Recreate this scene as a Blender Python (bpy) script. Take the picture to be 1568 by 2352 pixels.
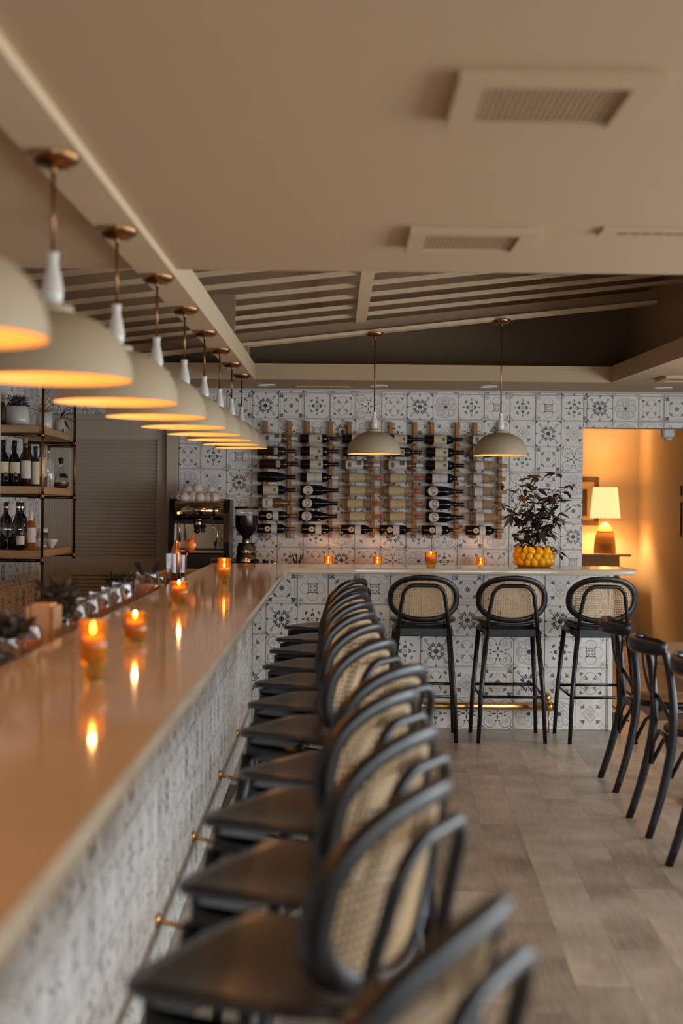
import bpy, math, random
from mathutils import Vector, Matrix, Quaternion
random.seed(7)
for o in list(bpy.data.objects): bpy.data.objects.remove(o)
S = bpy.context.scene
COL = S.collection
PI = math.pi
R = math.radians

# ---------------------------------------------------------------- camera, world, light, exposure
cam = bpy.data.objects.new('camera', bpy.data.cameras.new('camera')); COL.objects.link(cam)
cam.data.sensor_fit = 'VERTICAL'; cam.data.sensor_height = 36; cam.data.lens = 50.0
fw = Vector((20/3267, 1, -4/3267)).normalized()
r0 = fw.cross(Vector((0, 0, 1))).normalized(); u0 = r0.cross(fw)
cr, sr = math.cos(R(.5)), math.sin(R(.5))
rr = r0*cr + u0*sr; uu = rr.cross(fw)
M = Matrix((rr, uu, -fw)).transposed().to_4x4(); M.translation = (0, 0, 1.43)
cam.matrix_world = M
cam.data.dof.use_dof = True; cam.data.dof.focus_distance = 9.1; cam.data.dof.aperture_fstop = 2.2
cam.data.clip_end = 200
S.camera = cam
W = bpy.data.worlds.new('world'); S.world = W; W.use_nodes = True
W.node_tree.nodes['Background'].inputs[0].default_value = (.80, .90, 1, 1)
W.node_tree.nodes['Background'].inputs[1].default_value = 1.0
S.view_settings.view_transform = 'Standard'; S.view_settings.look = 'None'
S.view_settings.gamma = 1; S.view_settings.use_curve_mapping = False
S.view_settings.exposure = 0.17
DAY = (.84, .92, 1.0)
def area(name, loc, direction, sx, sy, power, color):
    L = bpy.data.lights.new(name, 'AREA'); L.shape = 'RECTANGLE'; L.size = sx; L.size_y = sy
    L.energy = power; L.color = color
    o = bpy.data.objects.new(name, L); COL.objects.link(o); o.location = loc
    o.rotation_euler = Vector(direction).to_track_quat('-Z', 'Y').to_euler()
    return o
# daylight entering by the four windows of the right wall and the two behind the camera
for y in (0.2, 2.6, 5.0, 7.4):
    area('window_daylight', (4.50, y, .98), (-1, 0, -.05), 1.7, 1.35, 62, DAY)
area('window_daylight', (1.0, -2.9, .98), (0, 1, 0), 1.7, 1.35, 34, DAY)
area('window_daylight', (3.2, -2.9, .98), (0, 1, 0), 1.7, 1.35, 34, DAY)
BULB = (1, .43, .12); PEND_W = 3.9

# ---------------------------------------------------------------- helpers
class MB:
    def __init__(s): s.v = []; s.f = []; s.m = []; s.sm = []; s.uv = None
    def add(s, vs, fs, mat=0, smooth=False):
        n = len(s.v); s.v += [tuple(v) for v in vs]
        for f in fs: s.f.append(tuple(i+n for i in f)); s.m.append(mat); s.sm.append(smooth)
        return s
    def box(s, a, b, mat=0, bev=0.0):
        x0, y0, z0 = a; x1, y1, z1 = b
        if bev <= 0:
            v = [(x0,y0,z0),(x1,y0,z0),(x1,y1,z0),(x0,y1,z0),(x0,y0,z1),(x1,y0,z1),(x1,y1,z1),(x0,y1,z1)]
            return s.add(v, [(0,3,2,1),(4,5,6,7),(0,1,5,4),(1,2,6,5),(2,3,7,6),(3,0,4,7)], mat)
        k = min(bev, (x1-x0)*.45, (y1-y0)*.45, (z1-z0)*.45)
        idx = {}; vs = []
        for i, (X, sx) in enumerate(((x0, 1), (x1, -1))):
            for j, (Y, sy) in enumerate(((y0, 1), (y1, -1))):
                for l, (Z, sz) in enumerate(((z0, 1), (z1, -1))):
                    for ax in range(3):
                        p = [X+sx*k, Y+sy*k, Z+sz*k]; p[ax] = (X, Y, Z)[ax]
                        idx[i, j, l, ax] = len(vs); vs.append(p)
        fs = []
        g = lambda i, j, l, a: idx[i, j, l, a]
        fs += [(g(0,0,0,0),g(0,0,1,0),g(0,1,1,0),g(0,1,0,0)), (g(1,0,0,0),g(1,1,0,0),g(1,1,1,0),g(1,0,1,0))]
        fs += [(g(0,0,0,1),g(1,0,0,1),g(1,0,1,1),g(0,0,1,1)), (g(0,1,0,1),g(0,1,1,1),g(1,1,1,1),g(1,1,0,1))]
        fs += [(g(0,0,0,2),g(0,1,0,2),g(1,1,0,2),g(1,0,0,2)), (g(0,0,1,2),g(1,0,1,2),g(1,1,1,2),g(0,1,1,2))]
        for a in (0, 1):
            for b_ in (0, 1):
                fs.append((g(0,a,b_,1),g(1,a,b_,1),g(1,a,b_,2),g(0,a,b_,2)))
                fs.append((g(a,0,b_,0),g(a,1,b_,0),g(a,1,b_,2),g(a,0,b_,2)))
                fs.append((g(a,b_,0,0),g(a,b_,1,0),g(a,b_,1,1),g(a,b_,0,1)))
        for i in (0, 1):
            for j in (0, 1):
                for l in (0, 1): fs.append((g(i,j,l,0),g(i,j,l,1),g(i,j,l,2)))
        return s.add(vs, fs, mat)
    def tube(s, pts, rad, n=10, mat=0, cap=True, flat=1.0, up=None):
        pts = [Vector(p) for p in pts]; k = len(pts)
        if not hasattr(rad, '__len__'): rad = [rad]*k
        T = []
        for i in range(k):
            a = pts[max(i-1, 0)]; b = pts[min(i+1, k-1)]; T.append((b-a).normalized())
        ref = Vector(up) if up else (Vector((0, 0, 1)) if abs(T[0].z) < .9 else Vector((1, 0, 0)))
        N = (ref - T[0]*ref.dot(T[0])).normalized()
        vs = []
        for i in range(k):
            if i:
                if up:
                    N = (ref - T[i]*ref.dot(T[i])).normalized()
                else:
                    q = T[i-1].rotation_difference(T[i]); N = (q @ N); N = (N - T[i]*N.dot(T[i])).normalized()
            B = T[i].cross(N)
            for j in range(n):
                a = 2*PI*j/n
                vs.append(pts[i] + (N*math.cos(a)*flat + B*math.sin(a))*rad[i])
        fs = []
        for i in range(k-1):
            for j in range(n):
                j2 = (j+1) % n
                fs.append((i*n+j, i*n+j2, (i+1)*n+j2, (i+1)*n+j))
        s.add(vs, fs, mat, True)
        if cap:
            b = len(s.v)-len(vs)
            s.f.append(tuple(b+j for j in range(n-1, -1, -1))); s.m.append(mat); s.sm.append(False)
            s.f.append(tuple(b+(k-1)*n+j for j in range(n))); s.m.append(mat); s.sm.append(False)
        return s
    def lathe(s, prof, n=24, c=(0, 0, 0), mat=0, smooth=True, a0=0, a1=2*PI):
        full = abs(a1-a0-2*PI) < 1e-6
        m = n if full else n+1
        vs = []
        for r, z in prof:
            for j in range(m):
                a = a0+(a1-a0)*j/n
                vs.append((c[0]+r*math.cos(a), c[1]+r*math.sin(a), c[2]+z))
        fs = []
        for i in range(len(prof)-1):
            for j in range(n):
                j2 = (j+1) % m
                fs.append((i*m+j, i*m+j2, (i+1)*m+j2, (i+1)*m+j))
        return s.add(vs, fs, mat, smooth)
    def prism(s, outline, z0, z1, mat=0, bev=0.0, smooth=False):
        n = len(outline); cx = sum(p[0] for p in outline)/n; cy = sum(p[1] for p in outline)/n
        rings = [(1, z0), (1, z1)] if bev <= 0 else [(1-bev/.2, z0), (1, z0+bev), (1, z1-bev), (1-bev/.2, z1)]
        vs = []
        for k, z in rings:
            for p in outline: vs.append((cx+(p[0]-cx)*k, cy+(p[1]-cy)*k, z))
        fs = []
        for i in range(len(rings)-1):
            for j in range(n):
                fs.append((i*n+j, i*n+(j+1) % n, (i+1)*n+(j+1) % n, (i+1)*n+j))
        s.add(vs, fs, mat, smooth)
        b = len(s.v)-len(vs); L = (len(rings)-1)*n
        s.f.append(tuple(b+j for j in range(n-1, -1, -1))); s.m.append(mat); s.sm.append(False)
        s.f.append(tuple(b+L+j for j in range(n))); s.m.append(mat); s.sm.append(False)
        return s
    def ball(s, c, r, n=12, mat=0, sc=(1, 1, 1), rot=None):
        vs = []; fs = []; m = n//2
        for i in range(m+1):
            t = PI*i/m
            for j in range(n):
                a = 2*PI*j/n
                p = Vector((math.sin(t)*math.cos(a)*r*sc[0], math.sin(t)*math.sin(a)*r*sc[1], math.cos(t)*r*sc[2]))
                if rot: p = rot @ p
                vs.append((c[0]+p.x, c[1]+p.y, c[2]+p.z))
        for i in range(m):
            for j in range(n): fs.append((i*n+j, (i+1)*n+j, (i+1)*n+(j+1) % n, i*n+(j+1) % n))
        return s.add(vs, fs, mat, True)
    def mesh(s, name, mats):
        me = bpy.data.meshes.new(name); me.from_pydata(s.v, [], s.f)
        for m in (mats if isinstance(mats, (list, tuple)) else [mats]): me.materials.append(m)
        me.polygons.foreach_set('material_index', s.m); me.polygons.foreach_set('use_smooth', s.sm)
        me.update(); return me
    def obj(s, name, mats, parent=None, loc=(0, 0, 0)):
        return ob(name, s.mesh(name, mats), parent, loc)
def ob(name, me, parent=None, loc=(0, 0, 0), rot=None, sc=None):
    o = bpy.data.objects.new(name, me); COL.objects.link(o); o.location = loc
    if rot: o.rotation_euler = rot
    if sc: o.scale = sc
    if parent: o.parent = parent
    return o
def tag(o, label, cat, group=None):
    o['label'] = label; o['category'] = cat
    if group: o['group'] = group
    return o
def thing(name, label, cat, loc=(0, 0, 0), rz=0, group=None):
    o = bpy.data.objects.new(name, None); COL.objects.link(o); o.location = loc; o.rotation_euler = (0, 0, rz)
    o.empty_display_size = .05
    return tag(o, label, cat, group)
def struct(o): o['kind'] = 'structure'; return o
def stuff(o): o['kind'] = 'stuff'; return o
def copy_tree(o, parent=None, kids=None):
    c = o.copy(); COL.objects.link(c); c.parent = parent
    for ch in list(KIDS(o)): copy_tree(ch, c)
    return c
def KIDS(o): return [x for x in bpy.data.objects if x.parent == o]
def place(proto, used, loc, rz, label, group=None):
    o = proto if not used else copy_tree(proto)
    o.location = loc; o.rotation_euler = (0, 0, rz); o['label'] = label
    if group: o['group'] = group
    return o

def srgb(r, g, b):
    f = lambda c: (c/255/12.92 if c/255 <= .04045 else ((c/255+.055)/1.055)**2.4)
    return (f(r), f(g), f(b), 1)
def mat(name, col, rough=.5, metal=0, **k):
    m = bpy.data.materials.new(name); m.use_nodes = True; nt = m.node_tree
    b = nt.nodes['Principled BSDF']
    b.inputs['Base Color'].default_value = col; b.inputs['Roughness'].default_value = rough
    b.inputs['Metallic'].default_value = metal
    for kk, vv in k.items():
        if kk in ('noise', 'bump', 'scale', 'stretch', 'col2'): continue
        b.inputs[kk].default_value = vv
    tc = nt.nodes.new('ShaderNodeTexCoord'); mp = nt.nodes.new('ShaderNodeMapping')
    nt.links.new(tc.outputs['Object'], mp.inputs[0]); mp.inputs['Scale'].default_value = k.get('stretch', (1, 1, 1))
    nz = nt.nodes.new('ShaderNodeTexNoise'); nz.inputs['Scale'].default_value = k.get('scale', 30); nz.inputs['Detail'].default_value = 3
    nt.links.new(mp.outputs[0], nz.inputs['Vector'])
    if 'noise' in k or 'col2' in k:
        mx = nt.nodes.new('ShaderNodeMix'); mx.data_type = 'RGBA'
        c2 = k.get('col2') or tuple(c*(1-k['noise']) for c in col[:3])+(1,)
        mx.inputs[6].default_value = col; mx.inputs[7].default_value = c2
        nt.links.new(nz.outputs[0], mx.inputs[0]); nt.links.new(mx.outputs[2], b.inputs['Base Color'])
    if 'bump' in k:
        bp = nt.nodes.new('ShaderNodeBump'); bp.inputs['Strength'].default_value = k['bump']; bp.inputs['Distance'].default_value = .002
        nt.links.new(nz.outputs[0], bp.inputs['Height']); nt.links.new(bp.outputs[0], b.inputs['Normal'])
    return m
def emit(name, col, strength):
    m = mat(name, col); b = m.node_tree.nodes['Principled BSDF']
    b.inputs['Emission Color'].default_value = col; b.inputs['Emission Strength'].default_value = strength
    return m

# ---------------------------------------------------------------- materials
paint_ceil = mat('tan_ceiling_paint', srgb(190, 163, 128), .75, noise=.05, bump=.1, scale=60)
paint_beam = mat('beam_paint', srgb(206, 182, 146), .6, noise=.05, scale=20)
paint_wall = mat('wall_paint', srgb(200, 186, 166), .7, noise=.05, scale=20)
paint_hall = mat('hall_wall_paint', srgb(222, 204, 176), .6, noise=.04, scale=8)
paint_grey = mat('grey_door_paint', srgb(206, 190, 168), .55, noise=.05, scale=20)
paint_white = mat('white_trim_paint', srgb(222, 220, 215), .4, noise=.03)
quartz = mat('white_quartz', srgb(204, 188, 164), .07, noise=.06, scale=6, **{'Specular IOR Level': .6})
black_wood = mat('black_stained_wood', srgb(17, 17, 18), .36, noise=.3, bump=.15, scale=40, stretch=(1, 1, .2))
seat_wood = mat('dark_brown_seat', srgb(46, 36, 31), .27, noise=.35, bump=.15, scale=14, stretch=(6, 1, 1))
black_metal = mat('black_metal', srgb(15, 16, 17), .3, .2, noise=.1)
cane_m = mat('woven_cane', srgb(206, 174, 130), .55, noise=.25, scale=60, bump=.2)
brass = mat('aged_brass', srgb(154, 112, 74), .28, 1, noise=.35, scale=12)
brass_bright = mat('polished_brass', srgb(228, 178, 116), .3, 1, noise=.15, scale=8)
brass_dark = mat('dark_bronze', srgb(92, 60, 38), .4, .9, noise=.3)
ceramic = mat('white_ceramic', srgb(222, 216, 206), .2, noise=.03)
shade_out = mat('shade_cream_enamel', srgb(182, 164, 134), .55, noise=.04, bump=.05)
shade_in = mat('shade_inner_white', srgb(188, 158, 108), .8, noise=.03)
bulb_m = emit('lit_bulb', (1, .55, .2, 1), 3)
oak = mat('oak_wood', srgb(196, 160, 116), .5, col2=srgb(160, 124, 84), scale=8, stretch=(1, 8, 8), bump=.15)
rack_oak = mat('rack_oak', srgb(196, 134, 74), .5, col2=srgb(150, 98, 52), scale=10, stretch=(6, 6, 1), bump=.15)
table_oak = mat('pale_table_oak', srgb(206, 176, 138), .35, col2=srgb(182, 150, 112), scale=8, stretch=(8, 1, 8), bump=.1)
rush = mat('woven_rush', srgb(196, 156, 100), .7, col2=srgb(140, 104, 60), scale=90, stretch=(1, .3, 1), bump=.5)
chair_wood = mat('black_brown_bentwood', srgb(24, 20, 19), .28, noise=.25, scale=30, bump=.1)
grout = mat('white_grout', srgb(205, 203, 198), .8, noise=.08, scale=40)
steel = mat('brushed_steel', srgb(205, 198, 188), .22, 1, noise=.08, scale=30, stretch=(1, 1, 8))
steel_warm = mat('polished_steel', srgb(190, 168, 138), .12, 1, noise=.1, scale=5)
black_plastic = mat('black_plastic', srgb(16, 16, 17), .3, noise=.2)
rubber = mat('black_rubber', srgb(20, 18, 17), .7, noise=.2)
wax = mat('candle_wax', srgb(214, 172, 104), .5, noise=.04, **{'Subsurface Weight': .2})
flame_m = emit('flame', (1, .62, .28, 1), 70)
leaf_dark = mat('dark_leaf', srgb(40, 42, 38), .4, col2=srgb(74, 58, 46), scale=9)
leaf_brown = mat('olive_leaf', srgb(92, 74, 52), .45, col2=srgb(52, 52, 42), scale=9)
stem_m = mat('plant_stem', srgb(70, 52, 38), .6, noise=.3)
herb = mat('garnish_leaves', srgb(62, 50, 34), .7, col2=srgb(40, 42, 28), scale=30)
lemon_m = mat('lemon_glaze', srgb(242, 196, 14), .2, col2=srgb(232, 152, 22), scale=16, bump=.15)
dark_glass = mat('dark_bottle_glass', srgb(14, 14, 15), .08, noise=.2, scale=5)
dark_brown_glass = mat('brown_bottle_glass', srgb(52, 30, 16), .1, noise=.2, scale=5)
def glass(name, col, rough=.02, trans=1.0, ior=1.45):
    return mat(name, col, rough, 0, **{'Transmission Weight': trans, 'IOR': ior})
clear = mat('clear_glass', (.97, .98, .98, 1), .03, 0, **{'Transmission Weight': 1.0, 'IOR': 1.06, 'Coat Weight': 1.0, 'Coat Roughness': .04, 'Coat IOR': 1.6})
amber = mat('amber_glass', srgb(240, 182, 78), .08, 0, **{'Transmission Weight': .85, 'IOR': 1.1, 'Coat Weight': .6, 'Coat Roughness': .05})
olive_glass = glass('olive_wine_glass', srgb(222, 200, 164), .05, .8, 1.3)
amber_wine = glass('amber_wine', srgb(190, 120, 50), .05, .6)
rose_glass = mat('tan_wine_glass', srgb(104, 76, 46), .12, noise=.2, scale=6)
capsule = {n: mat('capsule_'+n, c, r, me, noise=.1) for n, c, r, me in (
    ('black', srgb(22, 20, 20), .35, 0), ('white', srgb(210, 204, 196), .4, 0), ('gold', srgb(150, 112, 66), .4, .5),
    ('brown', srgb(60, 36, 26), .4, 0), ('orange', srgb(206, 92, 30), .4, 0), ('cork', srgb(186, 140, 88), .8, 0))}
paper = {n: mat('label_'+n, c, .7, noise=.05, scale=90) for n, c in (
    ('white', srgb(215, 208, 196)), ('cream', srgb(214, 198, 164)), ('tan', srgb(205, 184, 140)), ('small', srgb(190, 170, 140)))}
ink = mat('printed_ink', srgb(28, 28, 30), .7, noise=.1)
ink_grey = mat('grey_print', srgb(120, 112, 104), .7, noise=.3, scale=120)
ink_orange = mat('orange_print', srgb(190, 112, 50), .7, noise=.3, scale=80)
copper = mat('hammered_copper', srgb(210, 128, 78), .3, 1, bump=.6, scale=120)
wicker = mat('wicker', srgb(196, 148, 88), .7, noise=.4, scale=60, bump=.5)
lampshade = mat('linen_shade', srgb(250, 226, 178), .8, noise=.05, scale=60)
b_ = lampshade.node_tree.nodes['Principled BSDF']; b_.inputs['Emission Color'].default_value = (1, .62, .27, 1); b_.inputs['Emission Strength'].default_value = 1.15
led = emit('orange_indicator', (1, .3, .05, 1), 4)
napkin_m = mat('tan_paper', srgb(200, 158, 122), .8, noise=.1, scale=30)
fruit_m = mat('dried_citrus', srgb(206, 140, 96), .6, col2=srgb(150, 74, 44), scale=40)

# ---- floor plank material: per-plank tone from object info, grain along local y
def plank_mat():
    m = mat('grey_oak_plank', srgb(120, 108, 97), .34); nt = m.node_tree; b = nt.nodes['Principled BSDF']; L = nt.links.new
    oi = nt.nodes.new('ShaderNodeObjectInfo'); tc = nt.nodes.new('ShaderNodeTexCoord')
    mp = nt.nodes.new('ShaderNodeMapping'); mp.inputs['Scale'].default_value = (16, 1.1, 1)
    ad = nt.nodes.new('ShaderNodeVectorMath'); ad.operation = 'MULTIPLY_ADD'
    ad.inputs[1].default_value = (30, 30, 30)
    cb = nt.nodes.new('ShaderNodeCombineXYZ')
    for i in range(3): L(oi.outputs['Random'], cb.inputs[i])
    L(cb.outputs[0], ad.inputs[0]); L(tc.outputs['Object'], ad.inputs[2])
    L(ad.outputs[0], mp.inputs[0])
    n1 = nt.nodes.new('ShaderNodeTexNoise'); n1.inputs['Scale'].default_value = 6; n1.inputs['Detail'].default_value = 5; n1.inputs['Roughness'].default_value = .65
    L(mp.outputs[0], n1.inputs['Vector'])
    n2 = nt.nodes.new('ShaderNodeTexNoise'); n2.inputs['Scale'].default_value = 3.2; n2.inputs['Detail'].default_value = 2; L(ad.outputs[0], n2.inputs['Vector'])
    s1 = nt.nodes.new('ShaderNodeMath'); s1.operation = 'MULTIPLY_ADD'; s1.inputs[1].default_value = .55; L(n1.outputs[0], s1.inputs[0])
    s2 = nt.nodes.new('ShaderNodeMath'); s2.operation = 'MULTIPLY'; s2.inputs[1].default_value = .75; L(n2.outputs[0], s2.inputs[0]); L(s2.outputs[0], s1.inputs[2])
    s3 = nt.nodes.new('ShaderNodeMath'); s3.operation = 'MULTIPLY_ADD'; s3.inputs[1].default_value = .24; L(oi.outputs['Random'], s3.inputs[0]); L(s1.outputs[0], s3.inputs[2])
    cr_ = nt.nodes.new('ShaderNodeValToRGB'); L(s3.outputs[0], cr_.inputs[0])
    e = cr_.color_ramp.elements; e[0].position = .36; e[0].color = srgb(101, 92, 82); e[1].position = 1; e[1].color = srgb(206, 193, 175)
    L(cr_.outputs[0], b.inputs['Base Color'])
    bp = nt.nodes.new('ShaderNodeBump'); bp.inputs['Strength'].default_value = .12; bp.inputs['Distance'].default_value = .002
    L(n1.outputs[0], bp.inputs['Height']); L(bp.outputs[0], b.inputs['Normal'])
    return m
plank_m = plank_mat()

# ---------------------------------------------------------------- patterned tile materials (ink print from math nodes)
class X:
    nt = None
    def __init__(s, sock): s.s = sock
    @staticmethod
    def node(op, *a, clamp=False):
        n = X.nt.nodes.new('ShaderNodeMath'); n.operation = op; n.use_clamp = clamp
        for i, v in enumerate(a):
            if isinstance(v, X): X.nt.links.new(v.s, n.inputs[i])
            else: n.inputs[i].default_value = v
        return X(n.outputs[0])
    def __add__(s, o): return X.node('ADD', s, o)
    __radd__ = __add__
    def __sub__(s, o): return X.node('SUBTRACT', s, o)
    def __rsub__(s, o): return X.node('SUBTRACT', o, s)
    def __mul__(s, o): return X.node('MULTIPLY', s, o)
    __rmul__ = __mul__
    def __abs__(s): return X.node('ABSOLUTE', s)
def mx(a, b): return X.node('MAXIMUM', a, b)
def mn(a, b): return X.node('MINIMUM', a, b)
def tile_pattern(kind):
    m = bpy.data.materials.new('patterned_tile_'+kind); m.use_nodes = True; nt = m.node_tree; X.nt = nt; L = nt.links.new
    b = nt.nodes['Principled BSDF']; b.inputs['Roughness'].default_value = .32
    uv = nt.nodes.new('ShaderNodeUVMap'); uv.uv_map = 'UVMap'
    sp = nt.nodes.new('ShaderNodeSeparateXYZ'); L(uv.outputs[0], sp.inputs[0])
    u = X(sp.outputs[0])*2.0-1.0; v = X(sp.outputs[1])*2.0-1.0
    ax = abs(u); ay = abs(v); dx = mx(ax, ay); dy = mn(ax, ay)
    def vec(a, c):
        n = nt.nodes.new('ShaderNodeCombineXYZ'); L(a.s, n.inputs[0]); L(c.s, n.inputs[1]); return n.outputs[0]
    Q = vec(ax, ay); D = vec(dx, dy); P = vec(u, v)
    AA = 28.0
    def ed(c, sx, sy, rot=0, src=D):       # normalised ellipse distance
        n = nt.nodes.new('ShaderNodeMapping'); n.vector_type = 'TEXTURE'; L(src, n.inputs[0])
        n.inputs['Location'].default_value = (c[0], c[1], 0); n.inputs['Rotation'].default_value = (0, 0, R(rot)); n.inputs['Scale'].default_value = (sx, sy, 1)
        l = nt.nodes.new('ShaderNodeVectorMath'); l.operation = 'LENGTH'; L(n.outputs[0], l.inputs[0]); return X(l.outputs['Value'])
    def fill(d, k=1.0): return X.node('MULTIPLY_ADD', d, -AA*k, .5, clamp=True)   # ink where d<0
    def ell(c, sx, sy, rot=0, src=D): return fill(ed(c, sx, sy, rot, src)-1.0, sy)
    def ring(c, r, w, src=D): return fill(abs(ed(c, 1, 1, 0, src)-r)-w)
    def line(d, w): return fill(abs(d)-w)
    blue = []; grey = []
    if kind == 'sunburst':
        n = nt.nodes.new('ShaderNodeMath'); n.operation = 'ARCTAN2'; L(u.s, n.inputs[0]); L(v.s, n.inputs[1])
        sc = X.node('COSINE', X(n.outputs[0])*8.0)
        r = ed((0, 0), 1, 1, 0, P)
        blue += [fill(r-(sc*.02+.165)), ell((.40, .12), .12, .05, 8), ell((.50, .20), .09, .045, -20), ell((.37, .27), .13, .05, 48), ell((.27, 0), .05, .04), ell((.93, .0), .07, .06)]
        blue += [fill(1.78-(ax+ay))]
        blue += [ring((.66, .68), .085, .018, Q)*fill(.62-ay), line(ed((.28, .78), 1, 1, 0, Q)-.40, .022)*fill(ax-.70)*fill(.40-ax*.5-ay*.5)*fill(ay-.70)]
        grey += [fill(dy-.01)*fill(.32-dx)*fill(dx-.88)]
    if kind == 'diamond_star':
        n = nt.nodes.new('ShaderNodeMath'); n.operation = 'ARCTAN2'; L(u.s, n.inputs[0]); L(v.s, n.inputs[1])
        sc = X.node('COSINE', X(n.outputs[0])*12.0); r = ed((0, 0), 1, 1, 0, P)
        blue += [fill(r-(sc*.06+.15))*fill(.035-r), ell((.45, .44), .11, .045, 45), ell((.52, .36), .08, .035, 10), ell((.74, .72), .16, .055, 45), ell((.86, .68), .10, .04, 8), ell((.90, .82), .06, .03, 45)]
        grey += [line(ax+ay-.52, .014), line(mx(dx-.57, (ax+ay)-.98), .012), line(dx-.82, .010)*fill(dy-.66), line(dx-.965, .008)]
    if kind == 'hearts':
        blue += [ell((.29, .055), .12, .058, -22), ell((.60, 0), .10, .042), ell((.45, .37), .085, .05, 60), ell((.84, .86), .09, .022, 45), ell((.93, .80), .07, .02, 30)]
        grey += [ring((0, 0), .10, .013), ring((0, 0), .055, .011), line(dx-.965, .010)]
    if kind == 'quatrefoil':
        blue += [ell((.26, .34), .18, .038, 58, Q)*1.0, ell((.34, .26), .05, .03, 40, Q), ell((.66, .58), .10, .045, 75), ell((.60, .62), .06, .045, 20)]
        grey += [line(ed((.36, 0), 1, 1)-.36, .015)*fill(.30-dx), ring((0, 0), .07, .014), ring((.86, .80), .075, .012), ring((.76, .86), .05, .010, Q), line(dx-.94, .014)]
    if kind == 'four_circles':
        grey += [ring((.44, 0), .36, .012)*fill(.27-dx), ring((.88, .72), .10, .016), ring((.74, .76), .09, .016), ring((.66, .90), .06, .012), line(dx-.97, .008)]
        blue += [line(dx-.28, .022)*fill(dy-.40), ell((.28, .28), .075, .05, 45), ell((.12, .12), .075, .035, 45), ring((0, 0), .24, .010)]
    if kind == 'medallion':
        q = mn(ed((.50, 0), 1, 1)-.34, ed((.44, .44), 1, 1)-.26)
        grey += [line(q, .016), line(q+.075, .010)*fill(.48-dx), ring((.36, .10), .10, .012), ring((.56, .13), .10, .012), ring((.42, .32), .11, .012), ell((.92, .80), .06, .02, 50), ell((.84, .88), .07, .02, 20)]
        n = nt.nodes.new('ShaderNodeMath'); n.operation = 'ARCTAN2'; L(u.s, n.inputs[0]); L(v.s, n.inputs[1])
        sc = X.node('COSINE', X(n.outputs[0])*8.0); r = ed((0, 0), 1, 1, 0, P)
        blue += [fill(r-(sc*.02+.13))]
    if kind == 'scrolls':
        d = ed((.50, .50), 1, 1, 0, Q)
        blue += [line(d-.38, .018)*fill(.60-(ax+ay)*1.0), ell((.22, 0), .14, .05), ell((.47, .12), .055, .05, 0), ell((.45, .07), .03, .03), line(ax+ay-1.74, .034)*1.0, line(ax+ay-1.84, .012)]
        grey += [ring((.44, .54), .13, .013, Q), ring((.58, .44), .10, .012, Q)]
    if kind == 'swallows':
        grey += [line(ax+ay-.56, .012), line(ax+ay-.48, .008), ring((.15, .15), .12, .011), fill(dy-.008)*fill(dx-.2)]
        rx = X.node('POWER', abs(ax-.78), .55); ry = X.node('POWER', abs(ay-.78), .55)
        grey += [line(rx+ry-.50, .026)]
        blue += [ell((.48, .47), .15, .04, 45), ell((.56, .42), .10, .034, 5), ell((.42, .46), .05, .05, 0)]
    def tot(l):
        t = l[0]
        for x in l[1:]: t = mx(t, x)
        return t
    base = srgb(238, 233, 224)
    oi = nt.nodes.new('ShaderNodeTexCoord'); nz = nt.nodes.new('ShaderNodeTexNoise'); nz.inputs['Scale'].default_value = 9; L(oi.outputs['Object'], nz.inputs['Vector'])
    def mix(f, a, c):
        n = nt.nodes.new('ShaderNodeMix'); n.data_type = 'RGBA'
        for i, vv in ((0, f), (6, a), (7, c)):
            if isinstance(vv, tuple): n.inputs[i].default_value = vv
            else: L(vv.s if isinstance(vv, X) else vv, n.inputs[i])
        return n.outputs[2]
    nf = X(nz.outputs[0])
    c = mix(nf, base, srgb(230, 225, 217))
    c = mix(tot(grey)*(nf*.5+.55), c, srgb(84, 94, 106))
    c = mix(tot(blue)*(nf*.3+.82), c, srgb(22, 42, 60))
    L(c, b.inputs['Base Color'])
    return m
KINDS = dict(A='sunburst', B='diamond_star', C='hearts', D='quatrefoil', E='four_circles', F='medallion', G='scrolls', H='swallows')
TM = {k: tile_pattern(v) for k, v in KINDS.items()}
TS = .2032
_tc = {}
def tile_mesh(kind, u0=0, u1=1, v0=0, v1=1):
    """tile in local x (width) / z (height), face towards -y, back at y=0"""
    key = (kind, round(u0, 3), round(u1, 3), round(v0, 3), round(v1, 3))
    if key in _tc: return _tc[key]
    g = .0018; e = .0022; T = .008
    x0, x1, z0, z1 = u0*TS+g, u1*TS-g, v0*TS+g, v1*TS-g
    vs = []
    for (i, y) in ((0, 0), (0, -T+.002), (e, -T)):
        vs += [(x0+i, y, z0+i), (x1-i, y, z0+i), (x1-i, y, z1-i), (x0+i, y, z1-i)]
    fs = [(8, 9, 10, 11)]
    for k in (0, 4):
        for j in range(4): fs.append((k+j, k+(j+1) % 4, k+4+(j+1) % 4, k+4+j))
    me = bpy.data.meshes.new('tile'); me.from_pydata(vs, [], fs); me.materials.append(TM[kind])
    ul = me.uv_layers.new(name='UVMap')
    for lp in me.loops:
        co = me.vertices[lp.vertex_index].co; ul.data[lp.index].uv = (co.x/TS, co.z/TS)
    me.update(); _tc[key] = me; return me
def pick(seed, left=None, below=None):
    rnd = random.Random(seed)
    while True:
        k = rnd.choice('ABCDEFGH')
        if k != left and k != below: return k
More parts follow.
